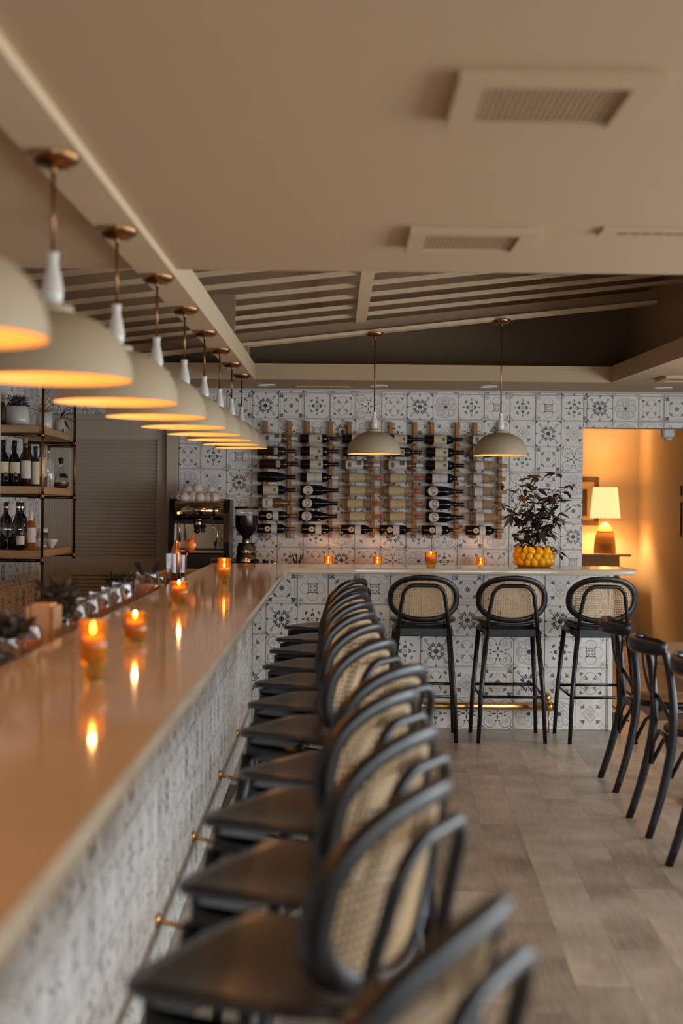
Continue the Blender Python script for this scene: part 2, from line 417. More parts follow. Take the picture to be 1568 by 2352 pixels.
def tile_field(parent, origin, rz, cols, rows, known=None, seed=1, limits=None, skip=None):
    """cols/rows: lists of (start, end) in tile units along local x / z; origin at tile (0,0)"""
    c_, s_ = math.cos(rz), math.sin(rz); grid = {}
    for j, (v0, v1) in enumerate(rows):
        for i, (u0, u1) in enumerate(cols):
            if skip and skip(i, j): continue
            fu, fv = math.floor(u0+1e-6), math.floor(v0+1e-6)
            k = (known or {}).get((i, j)) or pick(seed*1000+i*37+j*101, grid.get((i-1, j)), grid.get((i, j-1)))
            grid[i, j] = k
            me = tile_mesh(k, u0-fu, u1-fu, v0-fv, v1-fv)
            ob('tile', me, parent, (origin[0]+c_*fu*TS, origin[1]+s_*fu*TS, origin[2]+fv*TS), (0, 0, rz))

# ================================================================= THE SETTING
SL = .0202
cz = lambda y: 1.43+.729+SL*y                   # ceiling height at depth y
# floor
fl = struct(MB().box((-3.2, -3.2, -.05), (5.0, 18.6, -.004)).obj('floor', mat('floor_base', srgb(112, 101, 90), .6, noise=.2)))
PW, PL = .171, 1.22; ang = R(-2.9)
fx, fy = Vector((math.cos(ang), math.sin(ang))), Vector((-math.sin(ang), math.cos(ang)))
pm = MB().box((-PW/2+.0002, -PL/2+.0002, -.004), (PW/2-.0002, PL/2-.0002, 0), bev=.0003).mesh('plank', plank_m)
npl = 0; cand = []
for i in range(-6, 26):
    off = random.Random(i*7+3).random()*PL
    for j in range(0, 10):
        p = Vector((0, 0)) + fx*(i*PW+.1) + fy*(1.0+off+j*PL-.6)
        if -.58 < p.x < 3.9 and .9 < p.y < 10.3:
            if p.x < -.4 and p.y > 9.4: continue
            cand.append(p)
cand.sort(key=lambda p: p.y+abs(p.x-1.2)*1.0)
for p in cand[:300]: ob('plank', pm, fl, (p.x, p.y, 0), (0, 0, ang))
far = MB()
for p in cand[300:]: 
    far.box((p.x-PW/2, p.y-PL/2, -.004), (p.x+PW/2, p.y+PL/2, -.001))
for i in range(12):
    for j in range(7):
        x0 = 1.9+i*PW; y0 = 10.2+(i % 3)*.37+j*PL
        far.box((x0, y0, -.004), (x0+PW-.002, y0+PL-.002, -.001))
stuff(far.obj('far_planks', plank_m, fl))

# ceiling: sloping slab with an opening (X -2.12..1.99, Y 4.93..10.22)
def slab(mb, x0, x1, y0, y1, t=.115):
    v = [(x, y, cz(y)+dz) for dz in (0, t) for (x, y) in ((x0, y0), (x1, y0), (x1, y1), (x0, y1))]
    mb.add(v, [(0,3,2,1),(4,5,6,7),(0,1,5,4),(1,2,6,5),(2,3,7,6),(3,0,4,7)])
cl = MB(); slab(cl, -3.2, 5.0, -3.2, 4.93); slab(cl, 1.99, 5.0, 4.93, 10.22); slab(cl, -3.2, 5.0, 10.22, 11.6); slab(cl, -3.2, -2.3, 4.93, 10.22)
struct(cl.obj('ceiling', paint_ceil))
VZ = lambda x: 2.62+.115*(x+.18)                # underside line of the battens
vr = MB()
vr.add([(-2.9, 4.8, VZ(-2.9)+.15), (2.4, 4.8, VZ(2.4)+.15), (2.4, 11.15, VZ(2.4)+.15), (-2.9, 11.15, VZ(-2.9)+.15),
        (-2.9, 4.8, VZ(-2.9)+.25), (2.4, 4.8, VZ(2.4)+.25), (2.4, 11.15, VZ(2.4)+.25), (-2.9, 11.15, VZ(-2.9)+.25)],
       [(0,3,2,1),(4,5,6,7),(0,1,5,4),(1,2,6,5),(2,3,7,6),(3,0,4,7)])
struct(vr.obj('ceiling', mat('shaded_deck', srgb(142, 116, 88), .8, noise=.1, scale=10)))  # shade above the battens is put into a darker brown
struct(MB().box((-2.9, 11.10, 2.50), (2.30, 11.17, 3.2)).obj('wall_recess_back', mat('recess_shade_paint', srgb(150, 124, 94), .8, noise=.1)))  # dimness of the recess painted in, darker than the ceiling paint
struct(MB().box((2.28, 4.7, 2.475), (2.36, 11.10, 3.2)).obj('wall_recess_right', paint_ceil))
struct(MB().box((-2.9, 4.70, 2.375), (2.28, 4.78, 3.2)).obj('wall_recess_front', paint_ceil))

# back wall (frame holes: louvred door, hallway opening)
YB = 11.23
wb = MB()
wb.box((-3.2, YB+.008, 0), (-2.45, YB+.16, 2.45)); wb.box((-2.45, YB+.008, 2.17), (-1.217, YB+.16, 2.45))
wb.box((-1.217, YB+.008, 0), (1.973, YB+.16, 2.45)); wb.box((1.973, YB+.008, 2.10), (5.0, YB+.16, 2.45))
wall_back = struct(wb.obj('wall_back', grout))
# tile grid: vertical joint at x=-.640 (px 580.8), horizontal joint z=2.352 / 2.149 ...
gx0 = -.640-3*TS; gz0 = 2.354-7*TS     # row 6 spans 2.151-2.354, row 7 partial
cols = [(max(i, ( -1.217-gx0)/TS), min(i+1, (1.973-gx0)/TS)) for i in range(0, 16)]
cols = [c for c in cols if c[1]-c[0] > .05]
rows = [(j, j+1) for j in range(0, 7)]+[(7, 7.09)]
row6 = 'FBBABCDGDAFCECECB'; row5 = 'ECFHGEAFCBHGAHAH'; row4 = 'DCEBFGBDHCADFBDB'; row3 = 'FHADGCEBADHFCEGF'
known = {}
r6 = dict(zip(range(2, 17), 'BABCDGDAFCECECB'))
for i, k in r6.items(): known[i, 6] = k
for i, k in zip(range(3, 16), 'HGEAFCBHGAHAH'): known[i, 5] = k
for i, k in zip((0, 1, 2, 14, 15), 'DCEBG'): known[i, 4] = k
for i, k in zip((0, 1, 2, 15), 'FHAF'): known[i, 3] = k
known[15, 2] = 'B'; known[15, 1] = 'A'; known[15, 0] = 'E'; known[14, 1] = 'G'; known[3, 0] = 'D'; known[14, 2] = 'H'
for i, k in zip(range(4, 15), 'CDADGFCHDCB'): known[i, 0] = k
tile_field(wall_back, (gx0, YB+.008, gz0), 0, cols, rows, known, 11)
# tiles over the hallway opening
colsR = [(i if i > (1.973-gx0)/TS else (1.973-gx0)/TS, i+1) for i in range(15, 22)]
kn = {(0, 1): 'B', (1, 1): 'A', (2, 1): 'F', (3, 1): 'D'}
colsR = [((1.973-gx0)/TS, 16)] + [(i, i+1) for i in range(16, 22)]
kn = {(0, 1): 'B', (1, 1): 'A', (2, 1): 'F', (3, 1): 'D', (0, 0): 'A', (1, 0): 'H', (2, 0): 'F'}
vt = (2.10-gz0)/TS
tile_field(wall_back, (gx0, YB+.008, gz0), 0, colsR, [(vt, 6), (6, 7), (7, 7.09)], kn, 12)
# tiles over the louvred door
colsL = [(i, i+1) for i in range(-7, -1)]+[(-1, (-1.217-gx0)/TS if (-1.217-gx0)/TS < 0 else 0)]
tile_field(wall_back, (gx0, YB+.008, gz0), 0, colsL, [((2.17-gz0)/TS, 7), (7, 7.09)], {(2, 0): 'G', (3, 0): 'G', (1, 0): 'F'}, 13)
# left wall (tiled stretch ends at Y 10.3)
wl = MB(); wl.box((-2.3, -3.2, 0), (-2.128, 10.30, 2.45)); wl.box((-3.2, 10.30, 0), (-3.1, 11.4, 2.45)); wl.box((-3.2, 10.22, 0), (-2.3, 10.30, 2.45))
wall_left = struct(wl.obj('wall_left', grout))
# local x of tile field runs along -Y -> start at far end
nL = 9
tile_field(wall_left, (-2.128, 10.298-0, 0.095), R(90), [(-i-1, -i) for i in range(0, nL)], [(j, j+1) for j in range(0, 11)]+[(11, 11.05)], None, 21)
struct(MB().box((-2.128, 10.298, 0), (-2.110, 10.310, 2.36)).obj('trim_1', paint_white))
struct(MB().box((-2.128, 8.30, 0), (-1.972, 8.45, 2.32), bev=.004).obj('trim_2', paint_wall))

# louvred grey door (in the back wall, left)
door = struct(MB().box((-2.45, YB+.05, 0), (-1.217, YB+.12, 2.17)).obj('door_1', paint_grey))
d = MB(); y0 = YB+.0
for a, b in (((-2.20, y0+.02, 0), (-2.075, y0+.05, 2.13)), ((-1.395, y0+.02, 0), (-1.31, y0+.05, 2.13)), ((-2.075, y0+.02, 1.975), (-1.395, y0+.05, 2.13)),
             ((-2.075, y0+.02, .90), (-1.395, y0+.05, 1.035)), ((-2.075, y0+.02, 0), (-1.395, y0+.05, .12))): d.box(a, b, bev=.004)
d.obj('door_frame', paint_grey, door)
d = MB(); d.box((-1.31, y0-.045, 0), (-1.219, y0+.05, 2.17), bev=.004); d.box((-2.45, y0-.0, 0), (-2.30, y0+.05, 2.17), bev=.004); d.box((-2.28, y0+.0, 0), (-2.20, y0+.05, 2.17), bev=.004); d.box((-2.20, y0+.01, 2.13), (-1.31, y0+.05, 2.17), bev=.004)
d.obj('door_casing', paint_grey, door)
sm = MB().add([(-.34, .0, 0), (.34, 0, 0), (.34, -.022, -.026), (-.34, -.022, -.026), (-.34, .006, -.0), (.34, .006, 0), (.34, -.016, -.030), (-.34, -.016, -.030)],
              [(0,1,2,3),(4,7,6,5),(0,4,5,1),(3,2,6,7),(0,3,7,4),(1,5,6,2)]).mesh('slat', paint_grey)
for i in range(32): ob('slat', sm, door, (-1.735, y0+.046, 1.972-i*.0293))
for i in range(26): ob('slat', sm, door, (-1.735, y0+.046, .898-i*.0293))

# hallway behind the opening
struct(MB().box((1.0, 15.9, 0), (3.45, 16.0, 2.6)).obj('wall_hall_back', paint_hall))
struct(MB().box((3.42, 12.6, 0), (3.52, 15.9, 2.6)).obj('wall_hall_right', paint_hall))
struct(MB().box((3.42, 11.39, 0), (3.50, 12.6, 2.6)).obj('wall_hall_near', paint_wall))
struct(MB().box((1.0, 11.39, 0), (1.08, 15.9, 2.6)).obj('wall_hall_left', paint_hall))
struct(MB().box((1.0, 11.39, 2.52), (3.6, 16.0, 2.6)).obj('ceiling', paint_hall))
hh = MB()
for z, h in ((1.60, .10), (1.20, .34)): hh.box((3.405, 13.92, z), (3.42, 13.98, z+h), bev=.003)
tag(hh.obj('door_hardware', brass_dark), 'dark upright pull plates on the warm hallway wall', 'handle')
o = thing('emergency_light', 'small white box light tucked under the lintel of the hallway opening', 'light', (2.69, 11.435, 2.035))
MB().box((-.05, -.04, 0), (.05, .04, .10), bev=.015).obj('housing', paint_white, o)
MB().ball((0, -.02, -.01), .035, sc=(1, 1, .5)).obj('lens', ceramic, o)

# main-room walls right and behind the camera, with windows
def win_wall(name, axis, pos, lo, hi, wins, zt, thick=.12):
    m = MB(); segs = []; cur = lo
    def bx(a0, a1, z0, z1):
        if a1-a0 < .001: return
        if axis == 'x': m.box((pos, a0, z0), (pos+thick, a1, z1))
        else: m.box((a0, pos, z0), (a1, pos+thick, z1))
    for a0, a1 in wins:
        bx(cur, a0, 0, zt); bx(a0, a1, 0, .28); bx(a0, a1, 1.68, zt); cur = a1
    bx(cur, hi, 0, zt)
    struct(m.obj(name, mat('brown_wall_paint', srgb(128, 110, 92), .8, noise=.05)))
win_wall('wall_right', 'x', 4.6, -3.2, 11.4, [(y-.9, y+.9) for y in (.2, 2.6, 5.0, 7.4)], 2.45)
win_wall('wall_front', 'y', -3.12, -3.2, 5.0, [(.1, 1.9), (2.3, 4.1)], 2.25)
n = 0
for y in (.2, 2.6, 5.0, 7.4):
    n += 1; w = MB()
    for a, b in (((4.58, y-.9, .28), (4.66, y-.84, 1.68)), ((4.58, y+.84, .28), (4.66, y+.9, 1.68)), ((4.58, y-.9, 1.62), (4.66, y+.9, 1.68)), ((4.58, y-.9, .28), (4.66, y+.9, .34)), ((4.59, y-.02, .33), (4.65, y+.02, 1.64))): w.box(a, b)
    struct(w.obj('window_%d' % n, paint_white))
for x in (1.0, 3.2):
    n += 1; w = MB()
    for a, b in (((x-.9, -3.1, .28), (x-.84, -3.02, 1.68)), ((x+.84, -3.1, .28), (x+.9, -3.02, 1.68)), ((x-.9, -3.1, 1.62), (x+.9, -3.02, 1.68)), ((x-.9, -3.1, .28), (x+.9, -3.02, .34)), ((x-.02, -3.1, .33), (x+.02, -3.04, 1.64))): w.box(a, b)
    struct(w.obj('window_%d' % n, paint_white))

# ---- beam over the long bar, following the slope of the ceiling
bz = lambda y: 2.132+SL*y
bm = MB()
def slope_box(mb, x0, x1, y0, y1, dz0, dz1, zf):
    v = [(x, y, zf(y)+dz) for dz in (dz0, dz1) for (x, y) in ((x0, y0), (x1, y0), (x1, y1), (x0, y1))]
    mb.add(v, [(0,3,2,1),(4,5,6,7),(0,1,5,4),(1,2,6,5),(2,3,7,6),(3,0,4,7)])
slope_box(bm, -.670, -.550, -3.0, 9.95, 0, .11, bz)
beam = struct(bm.obj('trim_3', paint_beam))
bb = MB(); bb.box((-.655, 7.70, bz(7.7)+.10), (-.537, 7.73, VZ(-.6)+.02)); bb.box((-.66, 9.19, bz(9.2)+.10), (-.553, 9.30, 2.50)); bb.obj('infill_panel', bpy.data.materials['shaded_deck'], beam)  # darkened deck colour paints the shade on panel and post
slat_wall = MB()

# ---- opening in the ceiling: rafter, cross member and battens
def inc(mb, x0, x1, y0, y1, h0, h1, zf=VZ):
    v = [(x, y, zf(x)+h) for h in (h0, h1) for (x, y) in ((x0, y0), (x1, y0), (x1, y1), (x0, y1))]
    mb.add(v, [(0,3,2,1),(4,5,6,7),(0,1,5,4),(1,2,6,5),(2,3,7,6),(3,0,4,7)])
RZ = lambda x: 2.549+.1135*x
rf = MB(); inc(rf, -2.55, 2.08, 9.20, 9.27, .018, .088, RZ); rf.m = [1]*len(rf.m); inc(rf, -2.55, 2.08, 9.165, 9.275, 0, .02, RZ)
rafter = struct(rf.obj('trim_4', [paint_beam, bpy.data.materials['recess_shade_paint']]))  # upper face takes the darker recess colour as painted shade
vault = bpy.data.objects.new('trim_5', None); COL.objects.link(vault); struct(vault)
for k in range(0, 10):
    y = 9.0-k*.41
    t = MB(); inc(t, -2.55, 2.275, y, y+.035, .0, .022)
    # a slim proud batten edge on each
    t.obj('batten', paint_beam, vault)
t = MB(); inc(t, .135, .205, 4.8, 9.2, -.014, -.0005); t.obj('cross_member', paint_beam, vault)

# recessed fittings of the ceiling
def vent(name, x0, x1, y0, y1, label, nslat=16, frame=.05, drop=.022):
    t = thing(name, label, 'vent', (0, 0, 0)); ym = (y0+y1)/2; zc = cz(ym)
    f = MB()
    for a, b in (((x0, y0), (x1, y0+frame)), ((x0, y1-frame), (x1, y1)), ((x0, y0+frame), (x0+frame, y1-frame)), ((x1-frame, y0+frame), (x1, y1-frame))):
        f.box((a[0], a[1], zc-drop), (b[0], b[1], zc+.004))
    f.obj('frame', paint_ceil, t)
    MB().box((x0+.01, y0+.01, zc-.003), (x1-.01, y1-.01, zc+.003)).obj('backing', mat('vent_dark', srgb(120, 96, 70), .8, noise=.1), t)
    g = MB(); n1 = nslat
    for i in range(1, n1): 
        xx = x0+frame+(x1-x0-2*frame)*i/n1; g.box((xx-.0025, y0+frame, zc-.012), (xx+.0025, y1-frame, zc-.004))
    for i in range(1, 14):
        yy = y0+frame+(y1-y0-2*frame)*i/14; g.box((x0+frame, yy-.002, zc-.010), (x1-frame, yy+.002, zc-.005))
    stuff(g.obj('grille', paint_ceil, t))
    t.rotation_euler = (0, 0, 0)
vent('ceiling_vent', .218, .585, 2.51, 2.86, 'large square ceiling vent nearest the camera', 22)
vent('ceiling_vent', .215, .585, 4.05, 4.40, 'square ceiling vent just before the slatted recess, second from the camera', 22)
vent('ceiling_vent', -.29, .13, 10.87, 11.02, 'narrow slot vent in the soffit above the tiled wall', 20, .02, .012)
vent('ceiling_vent', 2.22, 2.62, 9.50, 9.83, 'square vent in the pale ceiling right of the recess', 16)
vent('ceiling_vent', .76, 1.12, 4.025, 4.14, 'slim ceiling hatch with only a faint raised rim, right of the two big vents', 8, .05, .010)
for i, (x, y, l) in enumerate(((-.515, 10.76, 'over the coffee machine end'), (.334, 10.74, 'above the third wine rack'), (1.161, 10.72, 'above the potted plant'), (2.47, 10.69, 'right of the recess, over the hallway opening'))):
    o = thing('downlight', 'flush round white downlight in the soffit '+l, 'downlight', (x, y, cz(y)), 0, 'soffit downlights')
    MB().lathe([(.052, .004), (.052, -.006), (.060, -.010), (.072, -.008), (.074, .004)], 28).obj('ring', paint_white, o)
    MB().lathe([(.001, -.002), (.052, -.002)], 24).obj('lens', ceramic, o)

# ================================================================= THE BAR
XF = -.522; YF = 9.33
bar = thing('bar_counter', 'L-shaped bar front clad in blue and white patterned tiles', 'bar counter', (0, 0, 0))
bb = MB(); bb.box((-.72, .6, 0), (XF-.008, YF+.008, 1.02)); bb.box((-.72, YF+.008, 0), (1.83, 9.50, 1.02)); bb.obj('core', grout, bar)
tr = MB()
tr.box((XF-.012, .6, 1.018), (XF+.006, YF, 1.0305)); tr.box((-.47, YF-.012, 1.018), (1.92, YF+.02, 1.0305)); tr.box((1.815, YF-.004, 0), (1.845, YF+.16, 1.02), bev=.003)
tr.obj('trim', paint_white, bar)
# front leg tiles: vertical joint at x=-.432
kf = {}
rowsF = ['??????HC?GGFGH'.replace('?', ' '), '', '', '', '']
F4 = {5: 'H', 6: 'C', 7: 'G', 8: 'G', 9: 'F', 10: 'F', 11: 'H', 12: 'E'}     # bottom row
F3 = {5: 'E', 6: 'D', 7: 'H', 8: 'B', 9: 'A', 10: 'H', 11: 'D', 12: 'H', 0: 'A'}
F2 = {5: 'C', 6: 'A', 7: 'D', 8: 'G', 9: 'F', 10: 'C', 11: 'E', 12: 'G', 0: 'H', 1: 'G', 2: 'D'}
F1 = {0: 'D', 1: 'A', 2: 'C', 3: 'F', 4: 'C', 5: 'F', 6: 'G', 7: 'A', 8: 'G', 9: 'E', 10: 'A', 11: 'D'}
F0 = {0: 'G', 1: 'B', 2: 'E', 3: 'B', 4: 'E', 5: 'C', 6: 'H', 7: 'B', 8: 'D', 9: 'C', 10: 'H', 11: 'F'}
for j, r_ in enumerate((F4, F3, F2, F1, F0)):
    for i, k in r_.items(): kf[i, j] = k
gx = -.432-TS
colsF = [((XF-gx)/TS, 1)]+[(i, i+1) for i in range(1, 12)]+[(12, (1.818-gx)/TS)] if (1.818-gx)/TS > 12 else [((XF-gx)/TS, 1)]+[(i, i+1) for i in range(1, 11)]+[(11, (1.818-gx)/TS)]
tile_field(bar, (gx, YF+.008, .002), 0, colsF, [(j, j+1) for j in range(5)], kf, 31)
# side leg tiles (face +X): field along +Y, rz=90 -> face -y local becomes +x
tile_field(bar, (XF-.008, YF, .002), R(90), [(-i-1, -i) for i in range(40)], [(j, j+1) for j in range(5)], None, 41)

# quartz top: one L-shaped slab with a rounded nose
def countertop():
    zt, th = 1.067, .036
    outl = [(-.294, .3), (-.294, 8.985), (1.925, 9.055), (1.925, 9.575), (-.79, 9.575), (-.79, 8.6), (-.76, 5.6), (-.715, .3)]
    n = len(outl); prof = [(-.010, 0), (-.002, .004), (0, .012), (0, th-.014), (-.004, th-.004), (-.012, th)]
    def inset(d):
        res = []
        for i in range(n):
            p = Vector(outl[i]); a = Vector(outl[i-1]); c = Vector(outl[(i+1) % n])
            e1 = (p-a).normalized(); e2 = (c-p).normalized()
            n1 = Vector((-e1.y, e1.x)); n2 = Vector((-e2.y, e2.x))   # left normals
            bis = (n1+n2).normalized(); k = 1/max(.3, bis.dot(n1))
            res.append(p - bis*d*k)        # clockwise outline -> outward is left; inset is -left
        return res
    mb = MB(); vs = []
    for d_, z in prof:
        for p in inset(-d_): vs.append((p.x, p.y, zt-th+z))
    fs = [tuple(k*n+j for k, j in ((a, j), (a, (j+1) % n), (a+1, (j+1) % n), (a+1, j))) for a in range(len(prof)-1) for j in range(n)]
    mb.add(vs, fs, 0, False)
    L = (len(prof)-1)*n
    mb.f.append(tuple(L+j for j in range(n))); mb.m.append(0); mb.sm.append(False)
    mb.f.append(tuple(reversed(range(n)))); mb.m.append(0); mb.sm.append(False)
    return mb
ct = countertop().obj('countertop', quartz)
tag(ct, 'long glossy white stone countertop running along both legs of the bar', 'countertop')
import bmesh
bmx = bmesh.new(); bmx.from_mesh(ct.data); bmesh.ops.recalc_face_normals(bmx, faces=bmx.faces); bmx.to_mesh(ct.data); bmx.free()

# brass foot rails
def rail_post(root, along, p):
    """bracket: rosette on tile, arm, saddle on rail, leg to floor"""
    m = MB()
    if along == 'x':
        x, y = p
        m.tube([(x, y, .0), (x, y, .006), (x, y, .010)], [.022, .022, .008], 12); m.tube([(x, y, .008), (x, y, .14)], .006, 10)
        m.tube([(x-.02, y, .165), (x+.02, y, .165)], .032, 16); m.tube([(x, YF-.012, .215), (x, YF-.004, .215)], .032, 16); m.ball((x, YF-.022, .215), .028, 12)
        m.tube([(x, YF-.01, .215), (x, y+.02, .19)], .010, 8)
    else:
        x, y = p
        m.tube([(x, y, 0), (x, y, .006), (x, y, .010)], [.022, .022, .008], 12); m.tube([(x, y, .008), (x, y, .14)], .006, 10)
        m.tube([(x, y-.02, .165), (x, y+.02, .165)], .032, 16); m.tube([(XF+.004, y, .17), (XF+.004, y, .21)], .018, 12, flat=.5)
        m.tube([(XF+.004, y, .19), (x-.02, y, .16)], .008, 8)
    m.obj('bracket', brass_bright, root)
fr = thing('foot_rail', 'polished brass foot rail under the three bar stools on the far leg', 'foot rail', (0, 0, 0))
MB().tube([(-.20, 9.24, .165), (1.445, 9.24, .165)], .025, 20).tube([(1.445, 9.24, .165), (1.455, 9.24, .165)], .028, 20).obj('rail', brass_bright, fr)
for x in (.578, 1.415): rail_post(fr, 'x', (x, 9.24))
fr = thing('foot_rail', 'polished brass foot rail on brackets along the long tiled side of the bar', 'foot rail', (0, 0, 0))
MB().tube([(-.40, 1.0, .165), (-.40, 9.05, .165)], .025, 20).obj('rail', brass_bright, fr)
for y in (9.0, 7.88, 6.65, 5.39, 4.29, 3.1, 1.9): rail_post(fr, 'y', (-.40, y))

# ================================================================= BAR STOOLS
def super_pt(a, hw, hh, e=2.35):
    c, s_ = math.cos(a), math.sin(a)
    return (math.copysign(abs(c)**(2/e), c)*hw, math.copysign(abs(s_)**(2/e), s_)*hh)
def make_stool():
    t = thing('bar_stool', '', 'bar stool')
    # legs
    for sx in (-1, 1):
        MB().tube([(sx*.212, .215, 0), (sx*.203, .195, .25), (sx*.172, .138, .68)], [.0125, .014, .016], 12).obj('leg', black_wood, t)
        MB().tube([(sx*.207, -.215, 0), (sx*.193, -.207, .30), (sx*.156, -.192, .70)], [.0125, .0145, .0165], 12).obj('leg', black_wood, t)
    # back arch
    pts = [(-.156, -.192, .70), (-.143, -.209, .82)]
    for k in range(9):
        a = PI - PI/2*k/8; pts.append((-.055+.075*math.cos(a)*1.0, -.228-.022*math.sin(a), .895+.078*math.sin(a)))
    pts[2:] = [(x if True else x, y, z) for x, y, z in pts[2:]]
    right = [(-x, y, z) for x, y, z in reversed(pts)]
    MB().tube(pts+right, .0125, 12).obj('back_arch', black_wood, t)
    # ring: flat bentwood oval, wrapping slightly forward
    hw, hh, zc = .2065, .1315, .888; n = 56
    yf = lambda x, z=0: -.2+1.1*x*x-.22*z
    prof = [(-.017, -.010), (-.011, -.016), (.011, -.016), (.017, -.010), (.017, .010), (.011, .016), (-.011, .016), (-.017, .010)]
    vs = []; fs = []
    for i in range(n):
        a = 2*PI*i/n; x, z = super_pt(a, hw, hh); x2, z2 = super_pt(a+.01, hw, hh)
        tx, tz = x2-x, z2-z; l = math.hypot(tx, tz); nx, nz = tz/l, -tx/l
        for r, dy in prof:
            xx, zz = x+nx*r, z+nz*r; vs.append((xx, yf(xx, zz)+dy, zc+zz))
    m8 = len(prof)
    for i in range(n):
        for j in range(m8):
            fs.append((i*m8+j, i*m8+(j+1) % m8, ((i+1) % n)*m8+(j+1) % m8, ((i+1) % n)*m8+j))
    MB().add(vs, fs, 0, True).obj('backrest_ring', black_wood, t)
    # cane: crossing strands
    c = MB(); iw, ih = hw-.010, hh-.010
    def inside(x, z): return abs(x/iw)**2.35+abs(z/ih)**2.35 <= 1
    def ribbon(p, q, w, dy):
        (x0, z0), (x1, z1) = p, q; l = math.hypot(x1-x0, z1-z0)
        if l < .004: return
        k = max(1, int(abs(x1-x0)/.04)); nx, nz = -(z1-z0)/l*w/2, (x1-x0)/l*w/2; v = []
        for i in range(k+1):
            x = x0+(x1-x0)*i/k; z = z0+(z1-z0)*i/k
            v += [(x+nx, yf(x, z)+dy, zc+z+nz), (x-nx, yf(x, z)+dy, zc+z-nz)]
        c.add(v, [(2*i, 2*i+1, 2*i+3, 2*i+2) for i in range(k)])
    def clip(ox, oz, dx_, dz_):
        ts = [s_*.004 for s_ in range(-110, 111)]; ins = [s_ for s_ in ts if inside(ox+dx_*s_, oz+dz_*s_)]
        if len(ins) < 2: return None
        return (ox+dx_*ins[0], oz+dz_*ins[0]), (ox+dx_*ins[-1], oz+dz_*ins[-1])
    g = .0148
    for i in range(-14, 15):
        s_ = clip((i+.5)*g, 0, 0, 1)
        if s_: ribbon(*s_, .0076, 0)
        s_ = clip(0, (i+.5)*g, 1, 0)
        if s_: ribbon(*s_, .0076, .0008)
    for i in range(0):
        for sg in (1, -1):
            d_ = 1/math.sqrt(2); s_ = clip((i+.0)*g + (0), 0, d_, sg*d_)
            if s_ and i % 1 == 0: ribbon((s_[0][0]+g/2*0, s_[0][1]), s_[1], .0020, -.0008)
    c.obj('cane_panel', cane_m, t)
    # seat: curved board, wide front with tight corners, round rear, dished
    N = 40; outl = []
    def seat_pt(a):
        c_, s_ = math.cos(a), math.sin(a)
        e = 6.5 if s_ > 0 else 3.2
        x = math.copysign(abs(c_)**(2/e), c_); y = math.copysign(abs(s_)**(2/e), s_)
        return x*(.206+.004*y), y*.178-.008
    def zt(x, y):
        side = (abs(x)/.21)**2; rear = max(0, min(1, (.18-y)/.36))
        return .734+.030*side*rear+.020*(1-rear)
    vs = []; fs = []
    rings = [(1.0, -.018), (1.015, -.008), (1.0, 0), (.85, 0), (.6, 0), (.3, 0)]
    for k, dz in rings:
        for i in range(N):
            x, y = seat_pt(2*PI*i/N); vs.append((x*k, (y+.008)*k-.008, zt(x*k, y*k)+dz))
    for a in range(len(rings)-1):
        for i in range(N): fs.append((a*N+i, a*N+(i+1) % N, (a+1)*N+(i+1) % N, (a+1)*N+i))
    nb = len(rings)*N; vs.append((0, .012, zt(0, 0))); vs.append((0, .012, zt(0, 0)-.018))
    for i in range(N):
        fs.append(((len(rings)-1)*N+i, (len(rings)-1)*N+(i+1) % N, nb)); fs.append(((i+1) % N, i, nb+1))
    MB().add(vs, fs, 0, True).obj('seat', seat_wood, t)
    ap = MB(); ap.box((-.155, -.20, .655), (.155, -.182, .706), bev=.003); ap.box((-.168, .125, .665), (.168, .143, .728), bev=.003)
    for sx in (-1, 1): ap.tube([(sx*.158, -.19, .680), (sx*.168, .13, .690)], .026, 4, flat=.0+1)
    ap.obj('apron', black_wood, t)
    MB().tube([(-.200, .20, .315), (.200, .20, .315)], .009, 8).obj('stretcher', black_metal, t)
    MB().tube([(-.194, -.207, .285), (.194, -.207, .285)], .009, 8).obj('stretcher', black_metal, t)
    for sx in (-1, 1): MB().tube([(sx*.195, -.207, .290), (sx*.202, .20, .31)], .009, 8, flat=.7).obj('stretcher', black_metal, t)
    return t
stool = make_stool()
G1 = 'cane-backed bar stools along the long side of the bar'; G2 = 'cane-backed bar stools at the far leg of the bar'
used = False
for x, a, l in ((.572, -1.5, 'leftmost of the three black cane-back bar stools at the far counter'), (1.115, 0.5, 'middle one of the three black cane-back bar stools at the far counter'), (1.668, 3, 'rightmost black cane-back bar stool at the far counter, beside the counter end')):
    place(stool, used, (x, 8.985, 0), R(a), l, G2); used = True
fr_ = Vector((-.877, .48))
names = ['farthest black cane-back stool on the long bar side, by the inner corner', 'second stool from the inner bar corner, black with cane back', 'third stool from the inner corner on the long bar side', 'fourth stool from the inner corner on the long bar side',
         'fifth stool from the inner corner on the long bar side', 'sixth stool from the inner corner, middle of the long row', 'seventh stool from the inner corner on the long bar side', 'eighth stool from the inner corner on the long bar side',
         'fourth stool from the camera in the long row beside the bar', 'third stool from the camera in the long row beside the bar', 'second stool from the camera, its dark seat the largest in view', 'nearest stool, only its blurred dark back ring showing at the bottom edge']
seats = [(-.309, 8.284), (-.322, 7.50), (-.327, 6.88), (-.323, 6.18), (-.325, 5.572), (-.311, 4.979), (-.298, 4.367), (-.250, 3.70), (-.293, 3.15), (-.284, 2.60), (-.299, 2.073), (-.29, 1.445)]
angs = [28, 27, 28, 27, 27, 27, 27, 31, 26, 25, 24, 25]
for (cx_, cy_), l, a in zip(seats, names, angs):
    th = R(a); fd = Vector((-math.cos(th), math.sin(th))); wd = Vector((math.sin(th), math.cos(th)))
    cy_ -= .035*max(0, 1-(cy_-2)/3)
    c = Vector((cx_, cy_)) + wd*.19 - fd*(.165+.004*max(0, cy_-2))
    place(stool, True, (c.x, c.y, 0), math.atan2(-fd.x, fd.y), l, G1)

